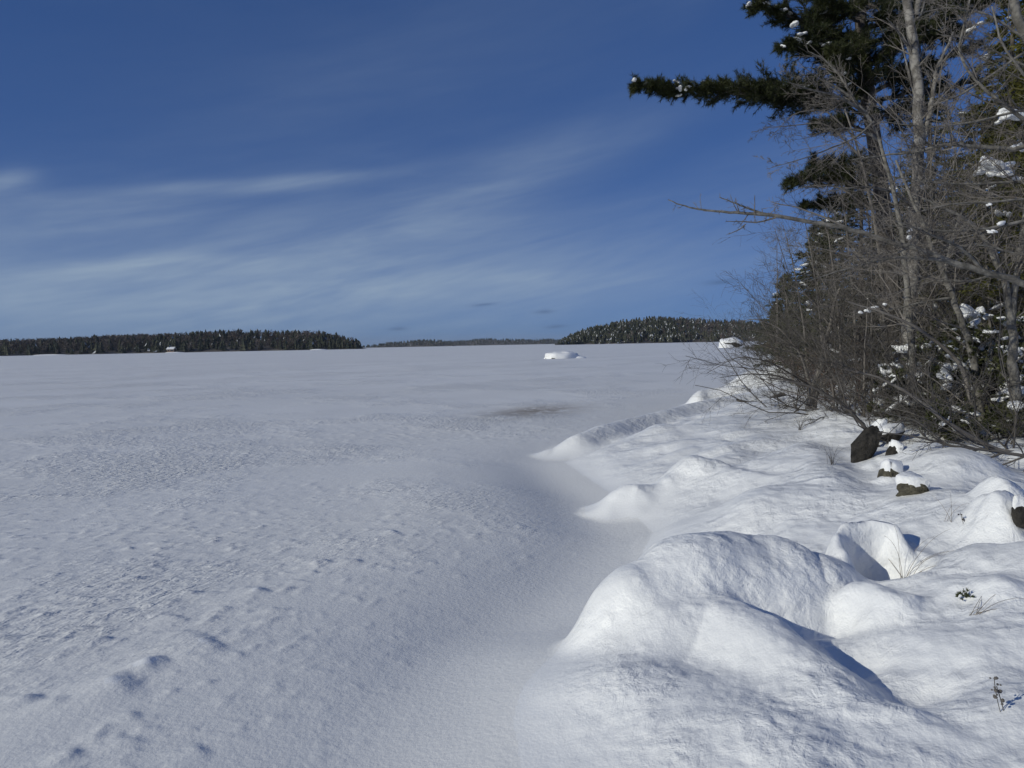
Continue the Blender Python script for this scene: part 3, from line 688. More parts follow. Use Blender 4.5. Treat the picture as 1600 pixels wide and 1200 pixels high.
def needles(S, D, n, ln, w, spread, g, along=None):
    """n thin blades per shoot point; S, D (N,3)"""
    idx = np.repeat(np.arange(len(S)), n); d = D[idx]+spread*g.standard_normal((len(idx), 3)); d /= np.linalg.norm(d, axis=1, keepdims=True)+1e-12
    s_ = S[idx]+(along[idx]*g.random((len(idx), 1)) if along is not None else 0)
    q = np.cross(d, g.standard_normal(d.shape)); q /= np.linalg.norm(q, axis=1, keepdims=True)+1e-12; q *= w*g.uniform(.6, 1.3, (len(idx), 1))
    tip = s_+d*(ln*g.uniform(.6, 1.2, (len(idx), 1)))
    V = np.stack([s_-q, s_+q, tip], 1).reshape(-1, 3); return V, np.arange(len(V)).reshape(-1, 3)
def lobed(seed):
    g = np.random.default_rng(seed); VV, FF, k = [], [], 0
    for q in range(5):
        V, F = ICO2; r = g.uniform(.3, .62); V = V*(1+.45*n3(V, 1.4, seed+q)[:, None])*np.array([r*1.25, r, r*.62])
        V = V+np.array([g.normal(0, .48), g.normal(0, .38), g.normal(0, .16)]); VV.append(V); FF.append(F+k); k += len(V)
    return mesh_np('snow_clump', np.vstack(VV), np.vstack(FF), 'clump')
CLUMPS = [lobed(40+k*7) for k in range(7)]
def clump(parent, p, r, g, sq=1.):
    loc = np.array(p)-np.array(parent.location)
    return obj('snow_clump', CLUMPS[g.integers(7)], parent, loc, (g.normal(0, .25), g.normal(0, .25), g.uniform(0, 6.28)), (r*g.uniform(.7, 1.4), r*g.uniform(.6, 1.1), r*sq*g.uniform(.6, 1.)))

# ------------------------------------------------------------------ the big white pine
def pine(label, trunk, r0, r1, limbs, seed):
    g = np.random.default_rng(seed); t = thing('pine_tree', trunk[0], label, 'tree')
    P, L = resample(trunk, 30); V, F = tubes(P[None], np.linspace(r0, r1, 30)[None], 12); part('trunk', V, F, 'barkpine', t)
    for pts, dens, wid, nsnow in limbs:
        K = 16; P, L = resample(pts, K); P[1:-1] += g.standard_normal((K-2, 3))*.02
        Rr = np.linspace(.045 if L > 2 else .03, .006, K)
        lb = part('limb', *tubes(P[None], Rr[None], 6), 'barkpine', t)
        n = int(dens*L)
        S, D, Lc, r = sprout(P[None], Rr[None], np.array([L]), n, .14, 1., (.4, .95), 1., g, .28)
        fr = np.linalg.norm(S-P[0], axis=1)/L
        Lc = wid*g.uniform(.25, 1.55, n)*np.clip(1.15-fr*.95, .16, 1)
        P2 = grow(S, D, Lc, 6, .10, .05, g); R2 = np.clip(r*.4, .004, .012)[:, None]*np.linspace(1, .5, 6)
        S3, D3, L3, r3 = sprout(P2, R2, Lc, 9, .2, 1., (.4, 1.0), .55, g, .8)
        L3 = np.clip(L3, .10, .34); P3 = grow(S3, D3, L3, 3, .10, .08, g); R3 = np.full((len(S3), 3), .0035)
        V, F = join([tubes(P2, R2, 3), tubes(P3, R3, 3)]); part('twigs', V, F, 'twigdark', lb)['kind'] = 'stuff'
        ends = np.vstack([P3[:, -1], P3[:, -2], P2[:, -1]]); dirs = np.vstack([P3[:, -1]-P3[:, -2], P3[:, -1]-P3[:, -2], P2[:, -1]-P2[:, -2]]); dirs /= np.linalg.norm(dirs, axis=1, keepdims=True)+1e-9
        V, F = needles(ends, dirs, 20, .08, .0036, .75, g, -dirs*.08); part('needles', V, F, 'pine', lb, False)['kind'] = 'stuff'
        for _ in range(nsnow):
            j = g.integers(len(P3)); e = .5*P3[j, 0]+.5*P3[j, -1]; clump(t, e+np.array([0, -.04, .02]), g.uniform(.035, .07), g, .7)
    return t
YP = 13.0
gpz = lambda x, y: ground_z(x, y)
tr = pxs(YP, (1400, 600), (1392, 450), (1378, 300), (1360, 180), (1350, 90), (1342, 0), (1330, -160), (1320, -330)); tr[0][2] = gpz(tr[0][0], tr[0][1])-.1
LB = [
 (pxs(YP, (1352, 168), (1290, 152, 12.8), (1220, 148, 12.5), (1150, 145, 12.3), (1070, 141, 12.1), (992, 135, 12.)), 52, .54, 26),
 (pxs(YP, (1356, 180), (1300, 165, 13.2), (1250, 150, 13.4), (1200, 142, 13.3)), 28, .75, 6),
 (pxs(YP, (1346, 62), (1290, 42, 12.7), (1230, 24, 12.4), (1180, 14, 12.2)), 30, .62, 14),
 (pxs(YP, (1348, 95), (1295, 80, 12.6), (1255, 66, 12.3), (1228, 72, 12.1)), 30, .62, 8),
 (pxs(YP, (1345, 20), (1300, 2, 12.9), (1250, -15, 13)), 24, .6, 6),
 (pxs(YP, (1342, 0), (1385, 20, 12.6), (1420, 30, 12.3)), 24, .6, 2),
 (pxs(YP, (1350, 100), (1330, 85, 12.2), (1305, 80, 11.6)), 26, .6, 2),
 (pxs(YP, (1358, 175), (1330, 130, 12.4), (1310, 110, 12.1)), 26, .6, 2),
 (pxs(YP, (1349, 80), (1315, 62, 12.5), (1275, 50, 12.3)), 32, .7, 3),
 (pxs(YP, (1350, 110), (1380, 85, 12.5), (1400, 75, 12.2)), 30, .7, 0),
 (pxs(YP, (1346, 40), (1320, 15, 12.3), (1285, 5, 12.0)), 32, .7, 3),
 (pxs(YP, (1355, 150), (1320, 105, 12.8), (1290, 95, 12.9)), 32, .7, 3),
 (pxs(YP, (1375, 285), (1320, 285, 12.7), (1275, 278, 12.5), (1236, 286, 12.3)), 30, .5, 0),
 (pxs(YP, (1372, 262), (1325, 262, 13), (1285, 258, 13), (1265, 262, 13)), 28, .55, 0),
 (pxs(YP, (1380, 318), (1320, 318, 12.8), (1255, 322, 12.6)), 22, .36, 0),
 (pxs(YP, (1362, 205), (1320, 195, 12.6), (1272, 196, 12.4)), 22, .40, 0),
 (pxs(YP, (1352, 150), (1410, 118, 13.2), (1470, 90, 13.5), (1540, 70, 13.8)), 14, .55, 3),
 (pxs(YP, (1345, 50), (1410, 20, 13.1), (1480, 0, 13.2), (1580, -15, 13.2)), 20, .7, 2),
 (pxs(YP, (1358, 160), (1440, 140, 13.6), (1530, 130, 14), (1600, 120, 14)), 13, .55, 2),
 (pxs(YP, (1345, 30), (1430, 40, 12.6), (1500, 30, 12.3)), 18, .55, 0),
 (pxs(YP, (1346, 70), (1400, 55, 13.3), (1450, 60, 13.6), (1500, 50, 13.8)), 26, .7, 2),
 (pxs(YP, (1352, 130), (1400, 120, 12.9), (1450, 105, 12.8)), 24, .6, 0),
 (pxs(YP, (1344, 20), (1400, -5, 13.3), (1470, -10, 13.6), (1540, 15, 14)), 26, .8, 2),
 (pxs(YP, (1362, 195), (1400, 170, 13.3), (1460, 165, 13.6)), 22, .6, 0),
 (pxs(YP, (1340, -40), (1290, -60), (1240, -70)), 16, .6, 0),
 (pxs(YP, (1338, -60), (1400, -90), (1470, -100)), 14, .6, 0),
 (pxs(YP, (1330, -140), (1280, -170), (1220, -180)), 12, .6, 0),
 (pxs(YP, (1330, -150), (1390, -190), (1450, -190)), 12, .6, 0),
]
pine('tall dark white pine with one long needled limb reaching left over the lake', tr, .16, .06, LB, 51)

# ------------------------------------------------------------------ other conifers
def conifer_parts(H, Rb, seed, nw, shoots, blade_n, blade_l, blade_w, droop, bottom=.08, power=.85):
    """trunk, branch wood, needles of a free-standing conifer at the origin, plus spots where snow can lie"""
    g = np.random.default_rng(seed)
    z = bottom*H+(H*.97-bottom*H)*(np.arange(nw)+g.random(nw))/nw; a = np.arange(nw)*2.4+g.uniform(-.5, .5, nw)
    L = Rb*np.clip(1-(z-bottom*H)/(H*(1-bottom)), 0, 1)**power*g.uniform(.55, 1.15, nw)+.06
    S = np.stack([z*0, z*0, z], 1); D = np.stack([np.cos(a), np.sin(a), g.uniform(-.05, .25, nw)], 1)
    P = grow(S, D, L, 7, .06, -droop, g); P[:, -2:, 2] += (L*.05)[:, None]*np.array([.5, 1.])
    Rr = (.006+.008*L)[:, None]*np.linspace(1, .3, 7)
    S2, D2, L2, r2_ = sprout(P, Rr, L, shoots, .12, 1., (.5, 1.), .55, g, .25)
    L2 = np.clip(L2, .06, .7); P2 = grow(S2, D2, L2, 3, .08, -droop*.5, g); R2 = np.full((len(S2), 3), .003)
    Zt = np.linspace(0, H, 14); T0 = np.stack([Zt*0, Zt*0, Zt], 1)
    trunk = tubes(T0[None], np.linspace(.018*H+.01, .008, 14)[None], 9)
    wood = join([tubes(P, Rr, 4), tubes(P2, R2, 3)])
    pts, dr = [], []
    for PP in (P2, P[:, 2:]):
        for k in range(PP.shape[1]-1): pts.append(PP[:, k]); dr.append(PP[:, k+1]-PP[:, k])
    pts = np.vstack(pts); dr = np.vstack(dr); dn = dr/(np.linalg.norm(dr, axis=1, keepdims=True)+1e-9)
    need = needles(pts, dn, int(blade_n*1.25), blade_l, blade_w, .55, g, dr)
    return trunk, wood, need, np.vstack([P2[:, -1], P[:, -2]])
CONV = {}
def conifer(label, base, H, Rb, seed, rz, fol='spruce', nw=120, shoots=9, bn=7, bl=.085, bw=.008, droop=.05, bottom=.06, nsnow=0, sr=(.04, .09), group='conifers along the right shore', cat='tree', name='conifer_tree', key=None, side=None):
    g = np.random.default_rng(seed+900); t = thing(name, base, label, cat, group); t.rotation_euler.z = 0
    key = (seed, fol, H, Rb)
    tk, wd, nd, sp = conifer_parts(H, Rb, seed, nw, shoots, bn, bl, bw, droop, bottom)
    obj('trunk', mesh_np('trunk', *tk, 'barkpine'), t); obj('branches', mesh_np('branches', *wd, 'twigdark'), t)['kind'] = 'stuff'
    obj('needles', mesh_np('needles', *nd, fol, False), t)['kind'] = 'stuff'
    if nsnow:
        sp = sp[(sp[:, 1] < .2*Rb)] if side is None else sp[side(sp)]
        for _ in range(nsnow):
            e = sp[g.integers(len(sp))]; r = g.uniform(*sr)*g.choice([.7, 1, 1.25])
            obj('snow_clump', CLUMPS[g.integers(7)], t, e+np.array([0, 0, r*.3]), (g.normal(0, .25), g.normal(0, .25), g.uniform(0, 6.28)), (r*1.3, r*.8, r*.7))
    return t
def base_at(px, Y, dz=-.05):
    x = at(px, 540, Y)[0]; return np.array([x, Y, ground_z(x, Y)+dz])
def top_h(py, Y, base, px): return at(px, py, Y)[2]-base[2]
for px, Y, topy, Rb, fol, ns, lab in (
    (1345, 16, 235, 2.15, 'spruce', 36, 'broad snow-dotted conifer whose boughs slope down toward the lake'),
    (1280, 22, 345, 1.75, 'spruce', 14, 'smaller conifer at the lake edge just behind the broad snow-dotted one'),
    (1228, 32, 425, 1.6, 'spruce', 6, 'farther conifer at the lakeward end of the tree line'),
    (1215, 46, 470, 1.6, 'spruce', 4, 'farthest small conifer at the tip of the tree line'),
    (1440, 17, 270, 2.3, 'spruce', 10, 'dark conifer standing behind the birch trunk'),
    (1530, 15, 150, 2.3, 'hemlock', 10, 'tall olive conifer in shade behind the right-hand trunks'),
    (1640, 9.6, -60, 1.45, 'hemlock', 12, 'olive green hemlock at the right edge carrying big snow pads'),
    (1575, 11.8, -60, 1.5, 'hemlock', 8, 'olive hemlock rising behind the snowy shrubs left of the right edge'),
    (1450, 20, 90, 1.9, 'spruce', 0, 'tall thin dark conifer right behind the birch fork'),
    (1600, 19, 60, 2.4, 'spruce', 0, 'tall dark conifer deep in the wood at the right edge'),
    (1385, 24, 330, 2.4, 'spruce', 8, 'dark conifer deep in the wood between the pine and the birch'),
    (1430, 28, 240, 2.9, 'spruce', 0, 'dark conifer far back in the wood showing left of the right-hand trunks'),
    (1300, 26, 330, 2.4, 'spruce', 4, 'dark conifer far back behind the alder clump'),
    (1570, 22, 120, 2.9, 'spruce', 0, 'dark conifer far back behind the right-hand lichen trunk'),
    ):
    bs = base_at(px, Y); H = top_h(topy, Y, bs, px); far = Y > 20
    conifer(lab, bs, H, Rb, int(px+Y), 0, fol, nw=int(120*(1 if not far else .8)+8*max(0, H-6)), shoots=9, bn=6 if not far else 4, bl=.11 if not far else .15, bw=.013 if not far else .022, nsnow=ns,
            sr=(.05, .10) if Y < 25 else (.08, .14))

# ------------------------------------------------------------------ snowy evergreen shrubs under the trees
def shrub(label, base, r, h, seed, ncl, fol='laurel', group='snowy evergreen shrubs', twig_only=False, twm='twigdark'):
    g = np.random.default_rng(seed); t = thing('evergreen_shrub' if not twig_only else 'bare_shrub', base, label, 'shrub', group)
    n = 16 if not twig_only else 12; a = g.uniform(0, 6.28, n); tilt = g.uniform(.15, 1.15, n)
    D = np.stack([np.cos(a)*np.sin(tilt), np.sin(a)*np.sin(tilt), np.cos(tilt)], 1); L = g.uniform(.7, 1.1, n)*np.where(tilt > .7, r, h)
    S = np.zeros((n, 3)); S[:, :2] = g.normal(0, .06 if not twig_only else .25, (n, 2))
    if twig_only: D[:, 0] -= .35; D /= np.linalg.norm(D, axis=1, keepdims=True)
    P = grow(S, D, L, 6, .12 if not twig_only else .22, .02, g); Rr = np.full(n, .010)[:, None]*np.linspace(1, .4, 6)
    out = twig_levels([(P[i], Rr[i], L[i]) for i in range(n)], [(8, .5, (.4, 1.), 4, .14, .04, .9, .25), (6, .5, (.4, 1.), 4, .15, .04, .9, .2)] if not twig_only else [(10, .6, (.4, 1.1), 4, .2, .03, .7, .1), (8, .55, (.4, 1.1), 3, .22, .03, .7, .1)], .002, g)
    V, F = join([tubes(P, Rr, 4)]+[tubes(p, q, 3) for p, q in out]); obj('stems', mesh_np('stems', V, F, twm), t)['kind'] = 'stuff'
    if not twig_only:
        P3 = out[-1][0]; pts = np.vstack([P3[:, -1], P3[:, -2], out[0][0][:, -1]]); dr = np.vstack([P3[:, -1]-P3[:, -2]]*2+[out[0][0][:, -1]-out[0][0][:, -2]]); dr /= np.linalg.norm(dr, axis=1, keepdims=True)+1e-9
        V, F = needles(pts, dr, 7, .055, .009, .8, g); obj('leaves', mesh_np('leaves', V, F, fol, False), t)['kind'] = 'stuff'
        up = pts[pts[:, 2] > .35*h]; up = up[up[:, 1] < .35*r]
        for _ in range(int(ncl*3.2)):
            e = up[g.integers(len(up))]; q = g.uniform(.03, .085)*g.choice([.7, 1, 1.3])
            obj('snow_clump', CLUMPS[g.integers(7)], t, e+np.array([0, -.03, q*.1]), (g.normal(0, .45), g.normal(0, .45), g.uniform(0, 6.28)), (q*1.3, q, q*.8))
    return t
for k, (px, py, Y, r, h, ncl, lab) in enumerate((
    (1410, 610, 10.2, .50, .62, 9, 'snowy evergreen shrub left-most, beside the reddish bush'),
    (1450, 640, 9.2, .55, .80, 12, 'snowy evergreen shrub directly below the leaning grey stem'),
    (1500, 640, 9.4, .65, 1.25, 16, 'largest snow-laden evergreen shrub between the two grey trunks'),
    (1550, 640, 9.0, .65, 1.15, 16, 'snow-laden evergreen shrub left of the right-hand trunk'),
    (1600, 650, 8.4, .60, 1.10, 16, 'snow-laden evergreen shrub cut by the right edge'),
    (1480, 680, 8.2, .42, .36, 4, 'low dark evergreen shrub on the open snow before the larger shrubs'),
    (1590, 690, 7.8, .45, .40, 6, 'low evergreen shrub around the foot of the right-hand trunk'),
    (1520, 600, 11.5, .8, 1.6, 16, 'tall snowy evergreen shrub in the shade behind the others'),
    (1440, 590, 12.2, .8, 1.3, 12, 'snowy evergreen shrub in the shade behind the birch'))):
    shrub(lab, base_at(px, Y), r, h, 300+k, ncl)
for k, (px, Y, r, h, lab) in enumerate(((1365, 12.5, .85, 1.0, 'dense reddish-brown bare bush below the birch'), (1310, 14, .85, .95, 'reddish-brown bare bush behind the alder clump'), (1275, 19, 1.0, 1.3, 'brown bare bush farther along the bank behind the alder clump'), (1235, 26, 1.2, 1.5, 'brown bare bush farthest along the bank'))):
    shrub(lab, base_at(px, Y), r, h, 330+k, 0, group='bare bushes on the bank', twig_only=True, twm='twigred')

for k, (px, Y, r, h, lab) in enumerate(((1250, 13, 1.0, 2.0, 'tangled grey brush left-most above the alder clump'), (1300, 11, 1.0, 2.6, 'tangled grey brush rising right behind the alder clump'), (1345, 10, 1.0, 2.9, 'tangled grey brush between the alder clump and the birch'),
        (1395, 11, 1.1, 3.4, 'tall tangled grey brush around the birch foot'), (1450, 11.0, 1.0, 3.0, 'tangled grey brush just right of the birch'), (1500, 12, 1.2, 4.2, 'tallest tangled grey brush behind the slanting grey trunk'),
        (1555, 11, 1.0, 3.8, 'tangled grey brush beside the lichen-spotted trunk'), (1610, 10.5, 1.0, 4.0, 'tangled grey brush cut by the right edge'), (1470, 8.4, .9, 1.3, 'low tangled grey brush spreading over the snow before the evergreen shrubs'), (1575, 7.5, .8, 1.2, 'low tangled grey brush around the foot of the lichen-spotted trunk'), (1420, 9.2, .9, 1.6, 'low tangled grey brush left of the snowy evergreen shrubs'), (1275, 18, 1.3, 3.0, 'tangled grey brush farther along the bank'), (1225, 24, 1.4, 2.6, 'tangled grey brush at the lake end of the thicket'))):
    shrub(lab, base_at(px, Y), r, h, 350+k, 0, group='tangled grey brush along the wood edge', twig_only=True, twm='twigdark')  # darker twig colour stands in for the shadows within the brush

# ------------------------------------------------------------------ bare trees, stem by stem
def foot(px, py, Y): p = at(px, py, Y); p[2] = ground_z(p[0], p[1])-.06; return p
bare_tree('birch_tree', 'pale birch with forked mottled trunk rising in front of the dark pine', [
    ([foot(1416, 620, 10)]+pxs(10, (1420, 520), (1427, 430), (1431, 340), (1434, 260), (1437, 180), (1432, 110), (1425, 50), (1416, -10), (1405, -150)), .095, .045, 'wide', 'trunk'),
    (pxs(10, (1433, 250), (1450, 190), (1455, 160), (1463, 110), (1477, 80), (1490, 50)), .045, .012, 'fine', 'limb'),
    (pxs(10, (1431, 25), (1437, -5), (1446, -60), (1450, -140)), .04, .02, 'fine', 'limb'),
    (pxs(10, (1432, 30), (1440, 20), (1447, -8)), .02, .012, None, 'limb'),
    (pxs(10, (1435, 130), (1420, 75), (1400, 45, 9.8), (1385, 28, 9.6)), .022, .006, 'fine', 'limb'),
    (pxs(10, (1436, 180), (1410, 72, 10.1), (1402, 40, 10.1)), .016, .006, 'fine', 'limb'),
    (pxs(10, (1432, 330), (1400, 300, 9.6), (1350, 290, 9.3), (1290, 300, 9.1)), .022, .005, 'wide', 'limb'),
    (pxs(10, (1430, 400), (1470, 370, 9.7), (1520, 362, 9.5), (1570, 370, 9.3)), .022, .005, 'wide', 'limb'),
    ], 'birch', 'twig', 61)
bare_tree('bare_tree', 'slender grey tree leaning left with fanned twigs against the sky', [
    ([foot(1432, 600, 9.2)]+pxs(9.2, (1420, 470), (1408, 350), (1396, 300), (1376, 220), (1355, 175), (1325, 145), (1290, 128)), .050, .010, 'wide', 'trunk'),
    (pxs(9.2, (1376, 220), (1350, 205), (1320, 200), (1285, 208, 9)), .022, .005, 'wide', 'limb'),
    (pxs(9.2, (1355, 178), (1310, 150, 9.), (1265, 140, 8.9), (1230, 128, 8.8)), .020, .004, 'wide', 'limb'),
    (pxs(9.2, (1335, 155), (1310, 115), (1285, 90), (1262, 80)), .014, .004, 'fine', 'limb'),
    (pxs(9.2, (1365, 190), (1340, 215, 9), (1265, 245, 8.8), (1205, 262, 8.6)), .014, .003, 'wide', 'limb'),
    ], 'greybark', 'twig', 62)
bare_tree('bare_tree', 'bare tree behind the leaning one with fine drooping twigs at the sky edge', [
    ([foot(1390, 600, 12)]+pxs(12, (1380, 450), (1365, 330), (1340, 230), (1320, 170)), .045, .012, 'wide', 'trunk'),
    (pxs(12, (1345, 245), (1290, 190), (1250, 195), (1192, 200)), .016, .004, 'wide', 'limb'),
    (pxs(12, (1335, 215), (1290, 170), (1240, 175), (1200, 220)), .014, .003, 'wide', 'limb'),
    (pxs(12, (1365, 330), (1310, 290), (1260, 290), (1220, 305)), .016, .004, 'wide', 'limb'),
    ], 'twig', 'twigdark', 63)
bare_tree('bare_tree', 'tree off the right edge whose long stubby limb reaches far out over the lake', [
    ([foot(1790, 700, 7.0)]+pxs(7., (1760, 600), (1700, 500), (1640, 458), (1600, 442), (1540, 426), (1470, 404), (1400, 380), (1330, 360), (1280, 347), (1240, 342), (1205, 336)), .046, .016, None, 'trunk'),
    (pxs(7., (1205, 336), (1175, 334), (1130, 331), (1090, 327), (1062, 320), (1044, 312)), .017, .004, 'stub', 'limb'),
    (pxs(7., (1215, 338), (1190, 333), (1165, 324), (1140, 314), (1124, 308)), .013, .004, 'stub', 'limb'),
    (pxs(7., (1212, 340), (1185, 348), (1160, 346), (1135, 346)), .009, .003, 'stub', 'limb'),
    (pxs(7., (1165, 350), (1158, 357), (1148, 362), (1137, 366)), .006, .003, 'stub', 'limb'),
    (pxs(7., (1330, 360), (1290, 340), (1240, 322), (1210, 318)), .012, .003, 'fine', 'limb'),
    (pxs(7., (1480, 407), (1400, 400, 6.9), (1320, 420, 6.8), (1260, 440, 6.7)), .018, .003, 'wide', 'limb'),
    (pxs(7., (1540, 426), (1500, 385, 6.9), (1450, 365, 6.8), (1400, 345, 6.7)), .018, .003, 'wide', 'limb'),
    (pxs(7., (1420, 386), (1380, 405), (1330, 400), (1270, 385)), .012, .003, 'wide', 'limb'),
    ], 'greybark', 'twig', 64)
bare_tree('bare_tree', 'grey lichen-spotted trunk standing near the right edge among snowy shrubs', [
    ([foot(1598, 730, 7.8)]+pxs(7.8, (1592, 660), (1585, 590), (1580, 500), (1573, 450), (1558, 410), (1548, 390), (1525, 355), (1490, 330), (1440, 310)), .062, .010, 'wide', 'trunk'),
    (pxs(7.8, (1580, 500), (1590, 420), (1600, 350), (1610, 260)), .035, .02, 'wide', 'limb'),
    (pxs(7.8, (1562, 425), (1520, 440), (1460, 438), (1410, 452)), .018, .004, 'wide', 'limb'),
    ], 'greybark', 'twig', 65)
bare_tree('bare_tree', 'grey trunk slanting up-left between the birch and the right-hand trunk', [
    ([foot(1535, 630, 8.8)]+pxs(8.8, (1522, 560), (1508, 520), (1490, 465), (1470, 420), (1450, 365), (1440, 345), (1420, 300), (1400, 250)), .050, .012, 'wide', 'trunk'),
    (pxs(8.8, (1490, 465), (1450, 470), (1400, 482), (1340, 490)), .018, .004, 'wide', 'limb'),
    (pxs(8.8, (1475, 430), (1490, 360), (1520, 300), (1560, 250)), .020, .005, 'wide', 'limb'),
    ], 'greybark', 'twig', 66)
bare_tree('bare_tree', 'dark slim stem leaning up-left in front of the snowy evergreen shrubs', [
    ([foot(1530, 640, 8.2)]+pxs(8.2, (1505, 572), (1470, 538), (1425, 506), (1380, 488), (1320, 470)), .030, .008, 'wide', 'trunk'),
    ], 'twig', 'twig', 67)
bare_tree('bare_tree', 'thin stem slanting left from the dark rock toward the alder clump', [
    ([foot(1380, 716, 8.1)]+pxs(8.1, (1365, 690), (1347, 662), (1325, 638), (1300, 622), (1275, 607), (1245, 597), (1200, 590)), .026, .006, 'fine', 'trunk'),
    (pxs(8.1, (1325, 638), (1310, 590), (1300, 560), (1280, 530)), .010, .003, 'fine', 'limb'),
    ], 'twigdark', 'twigdark', 68)
bare_tree('bare_tree', 'long low stem sloping left across the snow from the right-hand trunk', [
    ([foot(1600, 745, 7.1)]+pxs(7.1, (1560, 705), (1520, 685), (1480, 660), (1440, 628), (1405, 606), (1370, 588), (1310, 575)), .028, .006, 'wide', 'trunk'),
    ], 'twig', 'twigdark', 69)
bare_tree('bare_tree', 'tree off the upper right corner with a pale trunk cutting the corner', [
    ([foot(1900, 700, 8.0)]+pxs(8., (1850, 520), (1760, 300), (1680, 160), (1610, 70), (1590, 35), (1580, 0), (1570, -60), (1560, -160)), .075, .04, 'wide', 'trunk'),
    (pxs(8., (1700, 195), (1640, 215), (1590, 235), (1520, 228), (1470, 225), (1430, 238), (1380, 242), (1330, 250)), .035, .005, 'wide', 'limb'),
    (pxs(8., (1680, 160), (1620, 200), (1570, 165), (1530, 132), (1503, 98), (1497, 72), (1510, 25), (1520, -20)), .026, .008, 'wide', 'limb'),
    (pxs(8., (1760, 300), (1680, 285), (1600, 283), (1520, 288), (1450, 285), (1390, 275)), .026, .004, 'wide', 'limb'),
    (pxs(8., (1605, 62), (1540, 20), (1480, 10), (1420, 25)), .016, .004, 'wide', 'limb'),
    (pxs(8., (1640, 115), (1580, 95), (1520, 60), (1470, 55)), .016, .004, 'wide', 'limb'),
    (pxs(8., (1690, 180), (1600, 170), (1530, 190), (1450, 200), (1380, 190)), .018, .004, 'wide', 'limb'),
    (pxs(8., (1610, 75), (1560, 110), (1500, 150), (1440, 170)), .016, .004, 'wide', 'limb'),
    ], 'greybark', 'twig', 70)
bare_tree('bare_tree', 'tree off the right edge sending several level limbs across the hemlock', [
    ([foot(1860, 700, 7.4)]+pxs(7.4, (1830, 560), (1780, 430), (1720, 350), (1660, 340), (1600, 346), (1550, 356), (1490, 362), (1430, 356), (1380, 352)), .050, .005, 'wide', 'trunk'),
    (pxs(7.4, (1780, 430), (1700, 330), (1620, 308), (1540, 318), (1490, 316), (1440, 330)), .022, .004, 'wide', 'limb'),
    (pxs(7.4, (1720, 350), (1640, 400), (1590, 398), (1530, 380), (1470, 392)), .018, .004, 'wide', 'limb'),
    (pxs(7.4, (1800, 480), (1700, 230), (1640, 150), (1590, 110), (1560, 60), (1550, 10)), .03, .008, 'wide', 'limb'),
    ], 'greybark', 'twig', 71)
# the alder clump at the bank edge
A = 11.6
fa = foot(1263, 660, A)
bare_tree('alder_clump', 'many-stemmed bare alder clump leaning over the bank edge', [
    ([fa]+pxs(A, (1265, 625), (1268, 610), (1282, 575), (1287, 545), (1296, 515), (1302, 480), (1312, 450)), .055, .012, 'wide', 'stem'),
    ([fa+[.09, .05, 0]]+pxs(A, (1274, 630), (1280, 600), (1300, 570), (1330, 545), (1360, 520)), .035, .006, 'wide', 'stem'),
    (pxs(A, (1268, 608), (1258, 575), (1252, 555), (1232, 528), (1215, 510), (1180, 498), (1155, 502)), .024, .004, 'wide', 'stem'),
    (pxs(A, (1268, 604), (1240, 596, 11.4), (1210, 586, 11.2), (1170, 584, 11), (1140, 588, 10.8), (1125, 590, 10.7)), .020, .004, 'fine', 'stem'),
    (pxs(A, (1262, 600), (1225, 578, 11.3), (1195, 562, 11), (1150, 557, 10.8), (1105, 583, 10.6)), .016, .003, 'fine', 'stem'),
    (pxs(A, (1282, 572), (1250, 550), (1215, 525), (1170, 515)), .014, .003, 'fine', 'stem'),
    (pxs(A, (1290, 540), (1310, 500), (1335, 460), (1350, 430)), .016, .004, 'wide', 'stem'),
    (pxs(A, (1297, 510), (1270, 470), (1245, 450), (1225, 440)), .014, .003, 'wide', 'stem'),
    (pxs(A, (1250, 655), (1246, 640), (1240, 630)), .018, .014, None, 'stem'),
    (pxs(A, (1262, 610), (1245, 625), (1225, 632), (1217, 640)), .010, .003, 'stub', 'stem'),
    ], 'twig', 'twigdark', 72, cat='shrub')
bare_tree('sapling', 'single thin sapling bending between the alder clump and the dark rock', [
    ([foot(1294, 672, 10.5)]+pxs(10.5, (1298, 650), (1304, 625), (1298, 590), (1290, 560), (1285, 520)), .022, .004, 'fine', 'stem')], 'twig', 'twigdark', 73, cat='sapling')
DB = [(9, .35, (.4, 1.0), 5, .2, .02, .6, .1), (5, .5, (.4, 1.), 4, .22, .02, .8, .15)]
bare_tree('dead_bough', 'dark dead bough with forked twigs lying over the snow at the right edge', [
    (pxs(6.4, (1680, 735), (1600, 712), (1550, 704), (1490, 698), (1440, 684), (1405, 678), (1372, 676)), .020, .005, DB, 'branch'),
    (pxs(6.4, (1520, 700), (1480, 688), (1445, 692), (1415, 688)), .010, .003, DB, 'branch'),
    (pxs(6.4, (1570, 706), (1530, 722), (1480, 722), (1440, 712)), .010, .003, DB, 'branch'),
    (pxs(6.4, (1600, 714), (1570, 725), (1545, 738), (1530, 742)), .010, .003, DB, 'branch'),
    (pxs(6.4, (1610, 716), (1590, 760), (1575, 800), (1580, 815)), .010, .003, DB, 'branch'),
    (pxs(6.4, (1480, 696), (1430, 655), (1400, 650), (1370, 640)), .008, .003, DB, 'branch'),
    ], 'twigdark', 'twigdark', 74, cat='branch')
